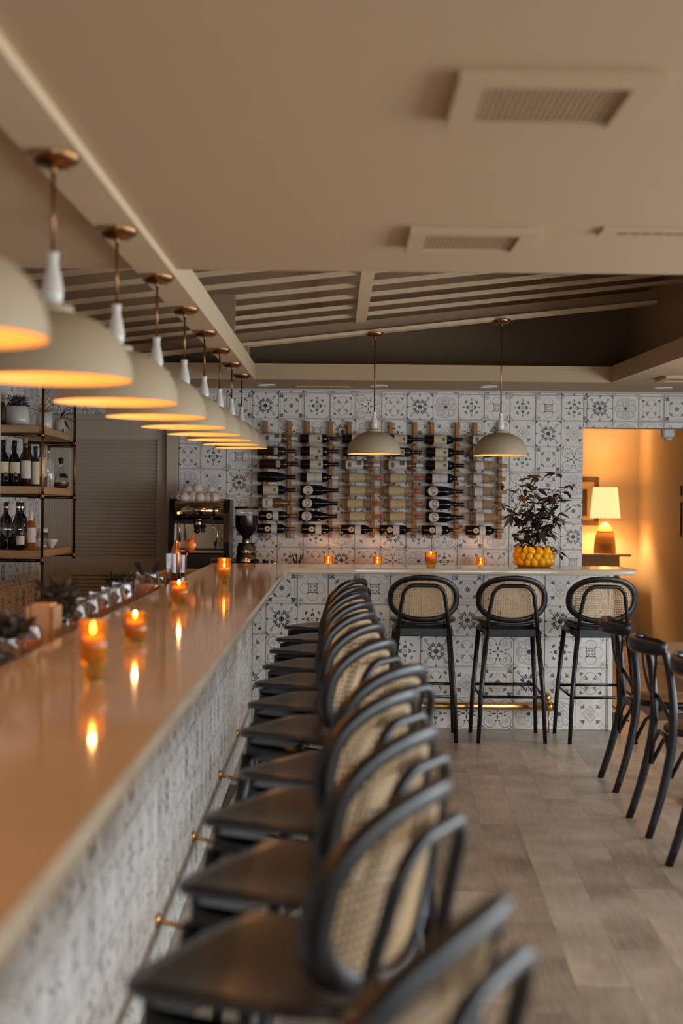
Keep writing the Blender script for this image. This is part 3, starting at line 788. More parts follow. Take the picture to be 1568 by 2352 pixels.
# ================================================================= CROSS-BACK CHAIRS AND TABLES
def arc(p0, p1, p2, n=10):
    p0, p1, p2 = map(Vector, (p0, p1, p2))
    return [p0*(1-t)**2+p1*2*t*(1-t)+p2*t*t for t in [i/n for i in range(n+1)]]
def make_chair():
    t = thing('cross_back_chair', '', 'chair')
    for s_ in (-1, 1):
        pts = arc((s_*.205, -.305, 0), (s_*.195, -.215, .25), (s_*.190, -.195, .46), 8)[:-1]+arc((s_*.190, -.195, .46), (s_*.19, -.19, .68), (s_*.18, -.245, .855), 7)
        MB().tube(pts, [.017+.004*math.sin(PI*min(1, i/12)) for i in range(len(pts))], 12).ball((s_*.205, -.305, .006), .016, 8, sc=(1, 1, .4)).obj('leg', chair_wood, t)
        MB().tube([(s_*.185, .195, 0), (s_*.178, .180, .24), (s_*.168, .165, .44)], [.012, .016, .018], 12).obj('leg', chair_wood, t)
        # bow braces under the seat
        MB().tube([(s_*.19, -.205, .26), (s_*.186, -.15, .37), (s_*.183, -.06, .43), (s_*.18, 0, .435), (s_*.178, .06, .43), (s_*.178, .14, .37), (s_*.18, .182, .26)], .010, 8).obj('side_brace', chair_wood, t)
        # crossed bentwood straps of the back
        MB().tube(arc((s_*.15, -.262, .81), (s_*.07, -.265, .60), (-s_*.02, -.232, .60), 8)+arc((-s_*.02, -.232, .60), (-s_*.13, -.21, .55), (-s_*.165, -.19, .47), 6)[1:], .017, 8, flat=.35, up=(0, 1, 0)).obj('cross_strap', chair_wood, t)
    # rail, round front and rear braces
    MB().tube([(-.165, .18, .26), (-.14, .182, .37), (-.06, .185, .43), (.06, .185, .43), (.14, .182, .37), (.165, .18, .26)], .010, 8).obj('front_brace', chair_wood, t)
    MB().tube([(-.18, -.21, .26), (-.15, -.205, .37), (-.06, -.20, .43), (.06, -.20, .43), (.15, -.205, .37), (.18, -.21, .26)], .010, 8).obj('rear_brace', chair_wood, t)
    # top rail: thick curved band bowing backwards
    pts = [(-.205+.41*i/18, -.235-.105*(1-((i-9)/9)**2)**.8 if 0 < i < 18 else -.232, .835+.006*math.cos((i-9)/9*1.5)) for i in range(19)]
    MB().tube(pts, [.024]+[.039]*17+[.024], 12, flat=.42, up=(0, 1, 0)).obj('top_rail', chair_wood, t)
    sx_ = lambda a: (.215*math.cos(a), .01+.205*math.sin(a)*(1 if math.sin(a) > 0 else .97))
    out = [sx_(2*PI*i/32) for i in range(32)]
    MB().prism(out, .432, .462, bev=.006, smooth=True).obj('seat_frame', chair_wood, t)
    d_ = MB().lathe([(.183, .452), (.183, .463), (.170, .474), (.12, .480), (.05, .482), (.001, .482)], 32, c=(0, .01, 0)); d_.obj('woven_seat', rush, t)
    return t
chair = make_chair()
G3 = 'cross-back chairs at the dining tables'
place(chair, False, (1.760, 7.458, 0), R(-90), 'farthest cross-back chair, dark bentwood with woven seat, near the counter end', G3)
place(chair, True, (1.705, 6.452, 0), R(-90), 'middle cross-back chair, dark bentwood shown whole, curved back legs on planks', G3)
place(chair, True, (1.685, 5.56, 0), R(-88), 'nearest cross-back chair, mostly cut off by the right edge', G3)
def make_table():
    t = thing('dining_table', '', 'table')
    MB().box((-.6, -.36, .715), (.6, .36, .75), bev=.008).obj('tabletop', table_oak, t)
    MB().tube([(-.19, -.15, .03), (-.19, -.15, .10), (-.19, -.15, .70)], [.05, .035, .035], 16).obj('pedestal', black_metal, t)
    b = MB().lathe([(.001, .0), (.225, .0), (.235, .012), (.225, .026), (.12, .040), (.05, .055)], 36, c=(-.19, -.15, 0)); b.obj('table_base', black_metal, t)
    MB().box((-.40, -.30, .70), (.05, .10, .715)).obj('top_plate', black_metal, t)
    return t
tb = make_table()
place(tb, False, (2.20, 7.14, 0), 0, 'pale oak pedestal table behind the middle cross-back chair', 'pale oak dining tables')
tb.children[0].location.x = 0
place(tb, True, (2.10, 6.16, 0), 0, 'nearer pale oak table, only its rounded corner showing at the right edge', 'pale oak dining tables')
tb.location = (2.18, 7.14, 0)

# ================================================================= PENDANT LAMPS
def make_pendant(drop):
    """origin at the rim centre; drop = canopy height above rim"""
    t = thing('pendant_lamp', '', 'pendant lamp')
    Rr = .174; H = .148; out = []
    for i in range(15):
        a = PI/2*i/14; out.append((Rr*math.cos(a)**.92 if i < 14 else .03, H*math.sin(a)**.94))
    out = [(r, z) for r, z in out if r > .035]+[(.046, H), (.045, H+.010), (.022, H+.014)]
    MB().lathe(out, 48).obj('shade', shade_out, t)
    MB().lathe([(Rr, 0), (Rr-.002, -.0005), (Rr-.003, 0)]+[(max(.01, r-.003), z-.003) for r, z in out[1:-3]]+[(.01, H-.004)], 48).obj('shade_lining', shade_in, t)
    MB().lathe([(.013, H+.012), (.021, H+.020), (.0235, H+.045), (.018, H+.075), (.0115, H+.10), (.012, H+.115), (.0145, H+.125), (.012, H+.127)], 20).obj('neck', ceramic, t)
    MB().tube([(0, 0, H+.12), (0, 0, drop-.02)], .0042, 10).tube([(0, 0, drop-.045), (0, 0, drop-.015)], .0065, 10).obj('rod', brass, t)
    MB().lathe([(.001, drop-.026), (.040, drop-.025), (.052, drop-.018), (.058, drop-.006), (.058, drop)], 32).tube([(.034, 0, drop-.035), (.034, 0, drop-.02)], .003, 6).tube([(-.034, 0, drop-.035), (-.034, 0, drop-.02)], .003, 6).obj('canopy', brass, t)
    MB().ball((0, 0, .075), .028, 14).tube([(0, 0, .095), (0, 0, H)], .015, 10).obj('bulb', bulb_m, t)
    return t
def bulb_light(loc, w=PEND_W):
    L = bpy.data.lights.new('bulb_light', 'POINT'); L.energy = w; L.color = BULB; L.shadow_soft_size = .03
    o = bpy.data.objects.new('bulb_light', L); COL.objects.link(o); o.location = loc; return o
pl = make_pendant(.487); used = False
ords = ['cut off at the left edge of the picture', 'third in the row from the camera', 'fourth in the row from the camera', 'fifth in the row from the camera', 'sixth in the row from the camera', 'fourth from the far end of the row', 'third from the far end of the row', 'second from the far end of the row', 'last of the row, farthest from the camera']
ys = [2.17, 3.08, 3.985, 4.89, 5.80, 6.70, 7.60, 8.50, 9.42]
for y, l in zip(ys, ords):
    o = place(pl, used, (-.61, y, bz(y)-.487), 0, 'cream dome pendant over the long bar, '+l, 'cream dome pendants over the long bar'); used = True
    bulb_light((-.61, y, bz(y)-.487+.035))
o = place(pl, True, (-.61, 1.265, bz(1.265)-.487), 0, 'cream dome pendant over the long bar, nearest the camera beyond the left edge', 'cream dome pendants over the long bar'); bulb_light((-.61, 1.265, bz(1.265)-.452))
for x, l in ((.263, 'left one of the two cream dome pendants over the far counter'), (1.082, 'right one of the two cream dome pendants over the far counter')):
    dr = RZ(x)-1.795; o = make_pendant(dr)
    o.location = (x, 9.2, 1.795); o['label'] = l; o['group'] = 'cream dome pendants over the far counter'
    bulb_light((x, 9.2, 1.83))

# ================================================================= CANDLES
def candle(loc, r, h, label, foot=0, lit=.6, fl=.6, group='amber glass candle holders'):
    t = thing('candle_holder', label, 'candle', loc, 0, group)
    g = MB(); f0 = foot
    prof = []
    if foot: prof = [(.001, 0), (r*.74, 0), (r*.76, .003), (r*.76, foot), (r, foot+.004), (r, h)]
    else: prof = [(.001, 0), (r*.90, 0), (r*.92, .004), (r*.92, .010), (r, .014), (r, h)]
    inn = [(rr-.003 if rr > .01 else rr, zz) for rr, zz in prof]
    g.lathe(prof+[(r-.003, h)]+[(r-.003, foot+.012), (.001, foot+.012)], 32)
    g.obj('glass_cup', amber, t)
    MB().lathe([(.001, foot+.013), (r-.006, foot+.013), (r-.006, h*fl-.012), (.001, h*fl-.014)], 24).obj('wax', wax, t)
    MB().tube([(0, 0, h*fl-.014), (0, 0, h*fl-.004)], .001, 6).obj('wick', ink, t)
    MB().lathe([(.0005, 0), (.0045, .005), (.0055, .010), (.003, .018), (.0005, .026)], 12, c=(0, 0, h*fl-.006)).obj('flame', flame_m, t)
    L = bpy.data.lights.new('candle_light', 'POINT'); L.energy = lit; L.color = (1, .5, .16); L.shadow_soft_size = .006
    o = bpy.data.objects.new('candle_light', L); COL.objects.link(o); o.location = (loc[0], loc[1], loc[2]+h*fl+.03)
candle((-.508, 3.03, 1.067), .030, .122, 'tall two-tier amber candle glass on the long bar, nearest the camera', .030, .25, .80)
candle((-.539, 3.90, 1.067), .0335, .078, 'short amber candle glass on the long bar, second from the camera', 0, .25, .80)
candle((-.582, 5.41, 1.067), .037, .086, 'short amber candle glass on the long bar, third from the camera', .012, .25, .85)
candle((-.522, 6.87, 1.067), .032, .128, 'tall two-tier amber candle glass near the bar corner', .035, .25, .66)
candle((.642, 9.27, 1.067), .040, .098, 'stepped amber candle glass alone on the far counter', .022, .25, .80)
# back bar shelf behind the far counter with three small candles
ZB = .985
tag(MB().box((-1.20, 10.62, ZB-.04), (1.95, 11.215, ZB), bev=.004).box((-1.19, 10.66, 0), (1.93, 11.21, ZB-.04)).obj('back_counter', mat('back_counter_stone', srgb(150, 140, 128), .3, noise=.1)), 'low back counter along the foot of the tiled wall', 'counter')
for x, l in ((-.03, 'small amber candle on the back counter below the second wine rack'), (.352, 'small amber candle on the back counter between third and fourth wine racks'), (1.155, 'small amber candle on the back counter left of the lemon planter')):
    candle((x, 11.08, ZB), .034, .088, l, 0, .45, .45, 'small amber candles on the back counter')

# ================================================================= WINE RACKS AND BOTTLES
def patch(mb, r, z0, z1, ha, a0=-PI/2, n=10, round_=False):
    if not round_:
        mb.lathe([(r, z0), (r, z1)], n, a0=a0-ha, a1=a0+ha); return
    h = (z1-z0)/2; zc = (z0+z1)/2; vs = [(0, -r, zc)]; k = 24; q = 5
    for g_ in range(1, q+1):
        for i in range(k):
            a = 2*PI*i/k; s_ = math.sin(a)*h*g_/q; th = math.cos(a)*ha*g_/q
            vs.append((r*math.sin(th), -r*math.cos(th), zc+s_))
    fs = [(0, 1+i, 1+(i+1) % k) for i in range(k)]
    for g_ in range(q-1):
        for i in range(k): fs.append((1+g_*k+i, 1+g_*k+k+i, 1+g_*k+k+(i+1) % k, 1+g_*k+(i+1) % k))
    mb.add(vs, fs, 0, True)
def text_mesh(s, size):
    cu = bpy.data.curves.new('t', 'FONT'); cu.body = s; cu.size = size; cu.align_x = 'CENTER'; cu.align_y = 'CENTER'; cu.resolution_u = 3
    o = bpy.data.objects.new('t', cu); COL.objects.link(o); dg = bpy.context.evaluated_depsgraph_get(); dg.update()
    me = bpy.data.meshes.new_from_object(o.evaluated_get(dg)); bpy.data.objects.remove(o)
    return me
BT = {}
def bottle_parts(kind):
    """list of (name, mesh, [sub parts]) for an upright bottle, base at z=0, label facing -y"""
    if kind in BT: return BT[kind]
    g = {'bord': (dark_glass, 'b'), 'bordw': (dark_glass, 'b'), 'small': (dark_brown_glass, 'b'), 'champ': (dark_glass, 'c'), 'burg': (dark_glass, 'c'), 'seal': (dark_glass, 'b'), 'cream': (olive_glass, 'b'),
         'rose': (rose_glass, 'b'), 'amberb': (rose_glass, 'c'), 'gold': (olive_glass, 'b'), 'creamd': (dark_glass, 'b'), 'plain': (dark_glass, 'b')}[kind]
    r = .0375
    if g[1] == 'b': prof = [(.001, .006), (.02, 0), (r-.003, 0), (r, .004), (r, .185), (r-.003, .200), (.024, .215), (.016, .225), (.0145, .24), (.0145, .292)]
    else:
        r = .041; prof = [(.001, .006), (.02, 0), (r-.003, 0), (r, .004), (r, .13), (r-.002, .155), (.030, .190), (.020, .222), (.0145, .245), (.0145, .292)]
    out = []
    body = MB().lathe(prof, 24).mesh('glass', g[0]); out.append(('glass', body, []))
    cap = {'bord': 'black', 'bordw': 'white', 'small': 'brown', 'champ': 'black', 'burg': 'black', 'seal': 'gold', 'cream': 'orange', 'rose': 'white', 'amberb': 'cork', 'gold': 'cork', 'creamd': 'brown', 'plain': 'black'}[kind]
    z0 = .262 if kind in ('cream',) else (.246 if kind not in ('gold', 'amberb') else .250)
    out.append(('capsule', MB().lathe([(.0155, z0), (.0155, .296), (.013, .299), (.001, .299)], 16).mesh('capsule', capsule[cap]), []))
    def lab(z0, z1, ha, m, rnd=False, subs=()):
        mb = MB(); patch(mb, r+.0006, z0, z1, ha, round_=rnd); return ('label', mb.mesh('label', m), list(subs))
    def mark(z0, z1, ha, m, a0=-PI/2, rnd=False):
        mb = MB(); patch(mb, r+.0011, z0, z1, ha, a0, 4, rnd); return ('print', mb.mesh('print', m))
    if kind == 'bord': out.append(lab(.072, .175, 1.25, paper['cream'], subs=[mark(.138, .160, .28, ink_orange), mark(.085, .128, .5, ink_grey)]) if False else lab(.072, .172, 1.25, paper['cream'], subs=[mark(.135, .158, .30, ink_grey)]))
    if kind == 'bordw': out.append(lab(.050, .168, 1.25, paper['white'], subs=[mark(.106, .122, 1.2, ink_orange)]))
    if kind == 'small': out.append(lab(.130, .160, .75, paper['small'], subs=[mark(.138, .150, .18, ink_grey)]))
    if kind == 'creamd': out.append(lab(.045, .165, 1.25, paper['cream'], subs=[mark(.105, .107, 1.2, ink_grey), mark(.125, .145, .3, ink_grey)]))
    if kind == 'seal':
        out.append(lab(.058, .104, .62, paper['cream'], True, subs=[mark(.074, .088, .2, ink_grey, rnd=True)])); out.append(lab(.108, .155, 1.25, paper['white']))
        out.append(('label', (lambda mb: (patch(mb, r+.0006, .012, .050, .10), mb.mesh('label', ink_orange))[1])(MB()), []))
    if kind == 'cream': out.append(lab(.048, .165, 1.3, paper['tan'], subs=[mark(.105, .112, .1, ink_grey), mark(.138, .146, .08, ink_grey, -PI/2+.5), mark(.123, .1245, 1.2, ink_grey)]))
    if kind == 'rose': out.append(lab(.030, .168, 1.35, paper['white'], subs=[mark(.115, .155, .55, ink_grey, -PI/2-.5), mark(.045, .075, .6, ink_grey, -PI/2-.7, True)]))
    if kind == 'amberb': out.append(lab(.034, .110, 1.3, paper['white'], subs=[mark(.060, .072, .5, ink_grey)]))
    if kind == 'gold': out.append(lab(.045, .108, 1.3, paper['white'], subs=[mark(.066, .068, 1.2, ink_grey), mark(.082, .084, .9, ink_grey)]))
    if kind == 'burg':
        tm = text_mesh('CA', .046)
        for v in tm.vertices:
            x, y = v.co.x, v.co.y; th = x/(r+.0012); v.co = ((r+.0014)*math.sin(th), -(r+.0014)*math.cos(th), .062+y)
        tm.materials.clear(); tm.materials.append(ink)
        out.append(lab(.022, .100, 1.05, paper['white'], True, subs=[('lettering', tm)]))
    BT[kind] = out; return out
def bottle(kind, loc, label, group, lying=False, scale=1.0, cat='wine bottle', name='wine_bottle'):
    t = thing(name, label, cat, loc, 0, group)
    if lying: t.rotation_euler = (0, R(90), 0)
    t.scale = (scale,)*3
    for nm, me, subs in bottle_parts(kind):
        p = ob(nm, me, t)
        for sn, sme in subs: ob(sn, sme, p)
    return t
racks = [(-.533, -.345), (-.203, -.020), (.127, .313), (.450, .642), (.776, .975), (1.115, 1.312)]
rk = [['rose', 'small', 'small', 'champ', 'creamd', 'amberb', 'seal', 'seal'], ['bord', 'bord', 'bord', 'bordw', 'burg', 'burg', 'burg', 'seal'],
      ['bord', 'small', 'rose', 'cream', 'cream', 'cream', 'cream', 'seal'], ['bord', 'small', 'rose', 'cream', 'cream', 'cream', 'cream', 'seal'],
      ['bord', 'bord', 'bord', 'bordw', 'burg', 'burg', 'burg', 'seal'], ['rose', 'amberb', 'gold', 'gold', 'gold', 'gold', 'gold', 'seal']]
RN = ['first (leftmost)', 'second', 'third', 'fourth', 'fifth', 'sixth (rightmost)']; SN = ['top', 'second', 'third', 'fourth', 'fifth', 'sixth', 'seventh', 'bottom']
DESC = dict(bord='dark wine bottle with cream label', bordw='dark wine bottle with white capsule and orange-banded label', small='dark brown bottle with tiny label', champ='black sloping-shouldered bottle without label', burg='black sloping bottle with round CA label',
            seal='dark bottle with round seal and white label', cream='pale bottle with tan label and orange tip', rose='amber bottle with white illustrated label', amberb='amber sloping bottle with white label', gold='pale gold bottle with white label and cork', creamd='dark bottle with wide cream label')
for ri, (xa, xb) in enumerate(racks):
    t = thing('wine_rack', RN[ri]+' of the six wall wine racks, two upright oak strips with pegs', 'wine rack', (0, 0, 0), 0, 'oak wine racks on the tiled wall')
    for x in (xa, xb):
        MB().box((x-.0165, 11.178, 1.213), (x+.0165, 11.221, 2.128), bev=.003).obj('strip', rack_oak, t)
        for j in range(8):
            z = 1.990-j*.1014; MB().tube([(x, 11.19, z-.042), (x, 11.05, z-.040+.0)], .005, 8).obj('peg', rack_oak, t)
    for j in range(8):
        z = 1.990-j*.1014; k = rk[ri][j]
        dx_ = {0: -.0, }.get(j, 0)
        jit = random.Random(ri*8+j).uniform(-.012, .012)
        rr_ = .041 if k in ('champ', 'burg', 'amberb') else .0375
        bottle(k, (xa-.052+jit-(.02 if j == 7 and ri > 1 else 0), 11.178-rr_-.002, z), DESC[k]+', '+SN[j]+' slot of the '+RN[ri].split(' ')[0]+' wine rack', 'wine bottles lying in the wall racks', lying=True)

# ================================================================= PLANT IN LEMON POT
pt = thing('potted_plant', 'dark-leaved plant in a pot covered with glossy yellow lemons on the far counter', 'plant', (1.335, 9.42, 1.067))
pot = MB().lathe([(.001, 0), (.105, 0), (.115, .01), (.112, .11), (.100, .118), (.096, .10), (.001, .09)], 28).obj('pot', mat('amber_pot', srgb(190, 120, 30), .4, noise=.2), pt)
lm = MB().ball((0, 0, 0), .026, 12, sc=(1, .9, 1.12)).tube([(0, 0, .024), (0, 0, .034)], [.012, .004], 8).mesh('lemon', lemon_m)
for ring_, (z, rr2, nn) in enumerate(((.036, .112, 15), (.072, .116, 15), (.106, .108, 14))):
    for i in range(nn):
        a = 2*PI*(i+.5*(ring_ % 2))/nn + random.uniform(-.05, .05)
        ob('lemon', lm, pot, (rr2*math.cos(a), rr2*math.sin(a), z+random.uniform(-.004, .004)), (random.uniform(-.7, .7), random.uniform(-.7, .7), a), (1, 1, random.uniform(.9, 1.1)))
def leaf_mesh(m, l=.062, w=.0135):
    vs = []; fs = []; k = 6
    for i in range(k+1):
        t = i/k; ww = w*math.sin(PI*t**.8)**.9 if 0 < t < 1 else .0006
        x = l*t; z = -.35*l*t*t
        vs += [(x, -ww, z-ww*.0), (x, 0, z-ww*.35), (x, ww, z)]
    for i in range(k):
        a = i*3; fs += [(a, a+3, a+4, a+1), (a+1, a+4, a+5, a+2)]
    return MB().add(vs, fs, 0, True).mesh('leaf', m)
LM = [leaf_mesh(leaf_dark), leaf_mesh(leaf_dark, .055, .020), leaf_mesh(leaf_brown), leaf_mesh(leaf_dark, .07, .013)]
def branch(root, p0, p1, bend, nl, rnd, spread=.8):
    pts = [Vector(p0)*(1-t)**2+(Vector(p0).lerp(Vector(p1), .5)+Vector(bend))*2*t*(1-t)+Vector(p1)*t*t for t in [i/10 for i in range(11)]]
    st = MB().tube(pts, [.0024-.00016*i for i in range(11)], 6).obj('stem', stem_m, root)
    for i in range(nl):
        t = rnd.uniform(.25, 1) if i > 1 else 1; q = t*10; a = int(min(9, q)); p = pts[a].lerp(pts[a+1], q-a)
        az = rnd.uniform(0, 2*PI); el = rnd.uniform(-.5, .7)
        l = ob('leaf', rnd.choice(LM), st, p+Vector((rnd.uniform(-.012, .012), rnd.uniform(-.012, .012), rnd.uniform(-.01, .01))), (rnd.uniform(-.6, .6), el, az), (rnd.uniform(.85, 1.4),)*3)
rnd = random.Random(5)
tops = [(-.22, .02, .56), (-.24, -.03, .42), (.24, .02, .54), (-.10, .0, .52), (-.06, .03, .58), (.02, -.02, .60), (.15, .02, .62), (.20, .0, .52), (.24, -.02, .40), (-.15, .02, .34), (.10, -.04, .46), (.04, .05, .36), (-.08, -.05, .46), (.19, .03, .30), (-.14, 0, .20), (.12, 0, .52), (0, 0, .50)]
for i, tp in enumerate(tops):
    branch(pt, (rnd.uniform(-.03, .03), rnd.uniform(-.03, .03), .09), tp, (tp[0]*-.15, 0, .05), 18 if i < 12 else 14, rnd)
for i in range(3): branch(pt, (0, -.02, .10), [(.17, -.05, .09), (-.13, -.03, .14), (.10, -.08, .13)][i], (0, 0, .06), 3, rnd)

# ================================================================= COFFEE MACHINE, GRINDER, CUPS
e = thing('espresso_machine', 'black and chrome espresso machine on the back counter at the wall', 'espresso machine', (-1.0, 10.86, ZB))
for sx in (-.205, .205):
    m = MB(); xs0, xs1 = sx-.022, sx+.022
    o_ = [(-.22, .02), (-.24, .20), (-.19, .42), (-.15, .52), (.18, .52), (.22, .45), (.22, .02)]
    vs = [(x, y, z) for x in (xs0, xs1) for y, z in o_]; n_ = len(o_)
    fs = [tuple(range(n_)), tuple(reversed(range(n_, 2*n_)))]+[(i, i+n_, (i+1) % n_+n_, (i+1) % n_) for i in range(n_)]
    m.add(vs, fs); m.obj('side_panel', black_plastic, e)
m = MB(); m.tube([(-.182, -.17, .435), (.182, -.17, .435)], .072, 20, flat=1); m.box((-.182, -.17, .40), (.182, .20, .505)); m.obj('upper_housing', steel_warm, e)
MB().box((-.182, -.14, .34), (.182, .20, .40)).box((-.182, .05, .10), (.182, .20, .40)).obj('inner_body', black_plastic, e)
MB().box((-.180, -.02, .145), (.180, -.01, .335), bev=.002).obj('splash_panel', steel_warm, e)
MB().box((-.19, -.23, .0), (.19, .18, .115), bev=.006).obj('base', black_plastic, e)
MB().box((-.19, -.24, .115), (.19, .02, .138), bev=.004).obj('drip_tray', steel_warm, e)
MB().tube([(-.01, -.14, .30), (-.01, -.14, .37)], .036, 20).tube([(-.01, -.14, .285), (-.01, -.14, .30)], .030, 20).obj('group_head', steel, e)
MB().tube([(-.01, -.16, .295), (-.01, -.24, .285)], [.012, .016], 12).ball((-.01, -.25, .285), .024, 14).obj('portafilter_handle', black_plastic, e)
MB().tube([(-.145, -.20, .36), (-.145, -.22, .31), (-.142, -.22, .20)], [.007, .007, .009], 10).obj('steam_wand', steel, e)
MB().tube([(.115, -.20, .36), (.105, -.22, .31), (.14, -.22, .27), (.125, -.22, .15)], .006, 10).obj('steam_wand', steel, e)
MB().box((-.16, -.246, .405), (-.142, -.238, .423), bev=.003).obj('indicator_light', led, e)
for x in (-.128, -.06, -.01, .045): MB().box((x-.012, -.246, .405), (x+.012, -.238, .421), bev=.002).obj('button', mat('button_dark', srgb(70, 56, 44), .4, noise=.1) if x > -.1 else steel, e)
MB().ball((.115, -.225, .43), .02, 12, sc=(.9, 1, 1.8)).obj('gauge', black_plastic, e)
MB().box((.085, -.022, .16), (.122, -.018, .205), bev=.002).box((.093, -.026, .165), (.113, -.019, .20), mat=1).obj('switch_plate', [steel, black_plastic], e)
MB().box((.09, -.236, .04), (.165, -.229, .075), bev=.001).box((.093, -.238, .043), (.162, -.232, .072), mat=1).obj('badge', [steel, black_plastic], e)
# cups stacked on top
cm = MB().lathe([(.028, 0), (.036, .012), (.037, .030), (.030, .050), (.020, .058), (.018, .062), (.001, .062)], 20).mesh('cup_body', ceramic)
hm = MB().tube([(.034, 0, .015), (.052, 0, .018), (.056, 0, .030), (.048, 0, .042), (.032, 0, .042)], .0042, 8).mesh('cup_handle', ceramic)
zt_ = ZB+.505+.008
for i, (x, y, z, a, s_) in enumerate(((-.12, -.18, 0, 200, 1.0), (-.055, -.15, 0, 60, 1.15), (.0, -.18, 0, 190, 1.0), (.06, -.17, 0, 185, 1.0), (.105, -.18, 0, 270, 1.0), (.14, -.12, 0, 300, 1.1), (-.03, -.08, .062, 30, 1.1), (.07, -.06, .062, 220, 1.0), (-.17, -.08, 0, 160, 1.1), (.015, -.07, 0, 90, 1.1), (.075, -.06, 0, 90, 1.0), (-.03, -.08, 0, 90, 1.0))):
    lab = ['first', 'second', 'third', 'fourth', 'fifth', 'sixth']
    w = ['upturned white espresso cup at the front left on the coffee machine', 'upturned white cup second from left, front of the coffee machine', 'upturned white cup at the middle front of the coffee machine', 'upturned white cup right of middle, front of the coffee machine', 'upturned white cup with handle forward, front right of the coffee machine', 'larger upturned white cup at the right end of the coffee machine top',
         'white cup stacked highest, left of the middle of the coffee machine', 'white cup stacked highest, right of the middle of the coffee machine', 'upturned white cup at the left end behind the front row', 'upturned white cup in the back row, middle', 'upturned white cup in the back row, carrying the right stacked cup', 'upturned white cup in the back row, carrying the left stacked cup'][i]
    t = thing('cup', w, 'cup', (-1.0+x, 10.86+y+.06, zt_-.008+z*s_), R(a), 'white cups on the coffee machine'); t.scale = (s_,)*3
    ob('cup_body', cm, t); ob('cup_handle', hm, t)
t = thing('teapot', 'large white upturned jug at the left on top of the coffee machine', 'jug', (-1.105, 10.86, zt_-.008), 0)
MB().lathe([(.062, 0), (.066, .02), (.058, .07), (.040, .105), (.030, .118), (.001, .12)], 24).obj('jug_body', ceramic, t)
MB().tube([(.058, 0, .03), (.088, 0, .04), (.090, 0, .075), (.048, 0, .09)], .007, 8).obj('jug_handle', ceramic, t)
g = thing('coffee_grinder', 'coffee grinder with dark bean hopper right of the espresso machine', 'coffee grinder', (-.655, 10.83, ZB))
MB().lathe([(.001, 0), (.085, 0), (.085, .04), (.075, .06), (.072, .12), (.062, .18), (.066, .19), (.001, .19)], 28).obj('body', black_plastic, g)
MB().lathe([(.080, .050), (.078, .100), (.070, .102)], 28).lathe([(.076, .118), (.068, .172), (.060, .174)], 28).obj('steel_band', steel, g)
MB().lathe([(.030, .19), (.032, .215), (.028, .22)], 20).ball((.0, -.035, .205), .010).obj('collar', steel, g)
MB().lathe([(.028, .22), (.030, .235), (.080, .29), (.086, .32), (.086, .40)], 28).obj('hopper', mat('dark_hopper', srgb(30, 24, 22), .15, noise=.2), g)
MB().lathe([(.084, .395), (.087, .415), (.087, .448), (.084, .45)], 28).obj('hopper_rim', clear, g)
MB().lathe([(.090, .448), (.092, .452), (.090, .465), (.001, .468)], 28).obj('hopper_lid', black_plastic, g)
MB().box((.05, -.10, .03), (.10, -.02, .07), bev=.01).box((-.11, -.09, .01), (-.07, -.05, .05), bev=.006).obj('dosing_arm', black_plastic, g)
# small things by the grinder
t = thing('tin_cup', 'small steel cup on the back counter right of the grinder', 'cup', (-.45, 11.0, ZB)); MB().lathe([(.001, .0), (.022, 0), (.026, .055), (.023, .055), (.02, .005)], 20).obj('cup_body', steel, t); MB().lathe([(.027, .048), (.028, .052), (.027, .056)], 20).obj('rim', steel, t)
t = thing('tin_cup', 'dark tumbler beside the steel cup right of the grinder', 'cup', (-.515, 10.98, ZB)); MB().lathe([(.001, 0), (.020, 0), (.024, .06), (.021, .06), (.018, .005)], 20).obj('cup_body', black_plastic, t); MB().lathe([(.0245, .052), (.026, .056), (.0245, .06)], 20).obj('rim', steel, t)
t = thing('tool_jar', 'small glass of upright bar tools in front of the tiled wall', 'jar', (-.27, 11.0, ZB)); MB().lathe([(.001, 0), (.026, 0), (.030, .055), (.028, .055), (.024, .004)], 20).obj('jar', clear, t)
for i in range(7):
    a = i*.9; MB().tube([(0.01*math.cos(a), .01*math.sin(a), .01), (.045*math.cos(a), .02*math.sin(a), .105)], [.003, .005], 6).obj('tool', stem_m, t)

# ================================================================= HALLWAY FURNITURE
cns = thing('console_table', 'narrow wooden console table in the lamp-lit hallway', 'console table', (2.78, 15.55, 0))
MB().box((-.55, -.2, .955), (.45, .2, .985), bev=.004).obj('tabletop', mat('console_top', srgb(196, 172, 146), .5, noise=.2), cns)
MB().box((-.50, -.17, .82), (.33, .17, .955), bev=.003).obj('apron', mat('console_apron', srgb(186, 166, 140), .6, noise=.2), cns)
for sx in (-.46, .30):
    for sy in (-.14, .14): MB().box((sx-.025, sy-.025, 0), (sx+.025, sy+.025, .83), bev=.003).obj('leg', oak, cns)
tl = thing('table_lamp', 'lit table lamp with linen shade and wicker dome base on the hallway console', 'table lamp', (2.97, 15.50, .985))
lb = MB().lathe([(.001, 0), (.118, 0), (.119, .05), (.112, .13), (.100, .20), (.075, .27), (.040, .32), (.012, .34)], 28).obj('lamp_base', wicker, tl)
for z in (.10, .17, .24): MB().lathe([(r_, z+dz) for r_, dz in ((.116-.2*max(0, z-.08)+.0, -.006), (.116-.2*max(0, z-.08)+.008, 0), (.116-.2*max(0, z-.08)+.0, .006))], 28).obj('band', rack_oak, lb)
MB().lathe([(.165, .385), (.130, .72)], 36).obj('lamp_shade', lampshade, tl)
MB().tube([(0, 0, .32), (0, 0, .60)], .008, 8).obj('pole', brass, tl)
L = bpy.data.lights.new('lamp_light', 'POINT'); L.energy = 38; L.color = (1, .60, .26); L.shadow_soft_size = .05
o = bpy.data.objects.new('lamp_light', L); COL.objects.link(o); o.location = (2.97, 15.50, .985+.53)
p = thing('framed_picture', 'framed picture in a dark frame on the hallway wall behind the lamp', 'picture', (2.69, 15.895, 1.29))
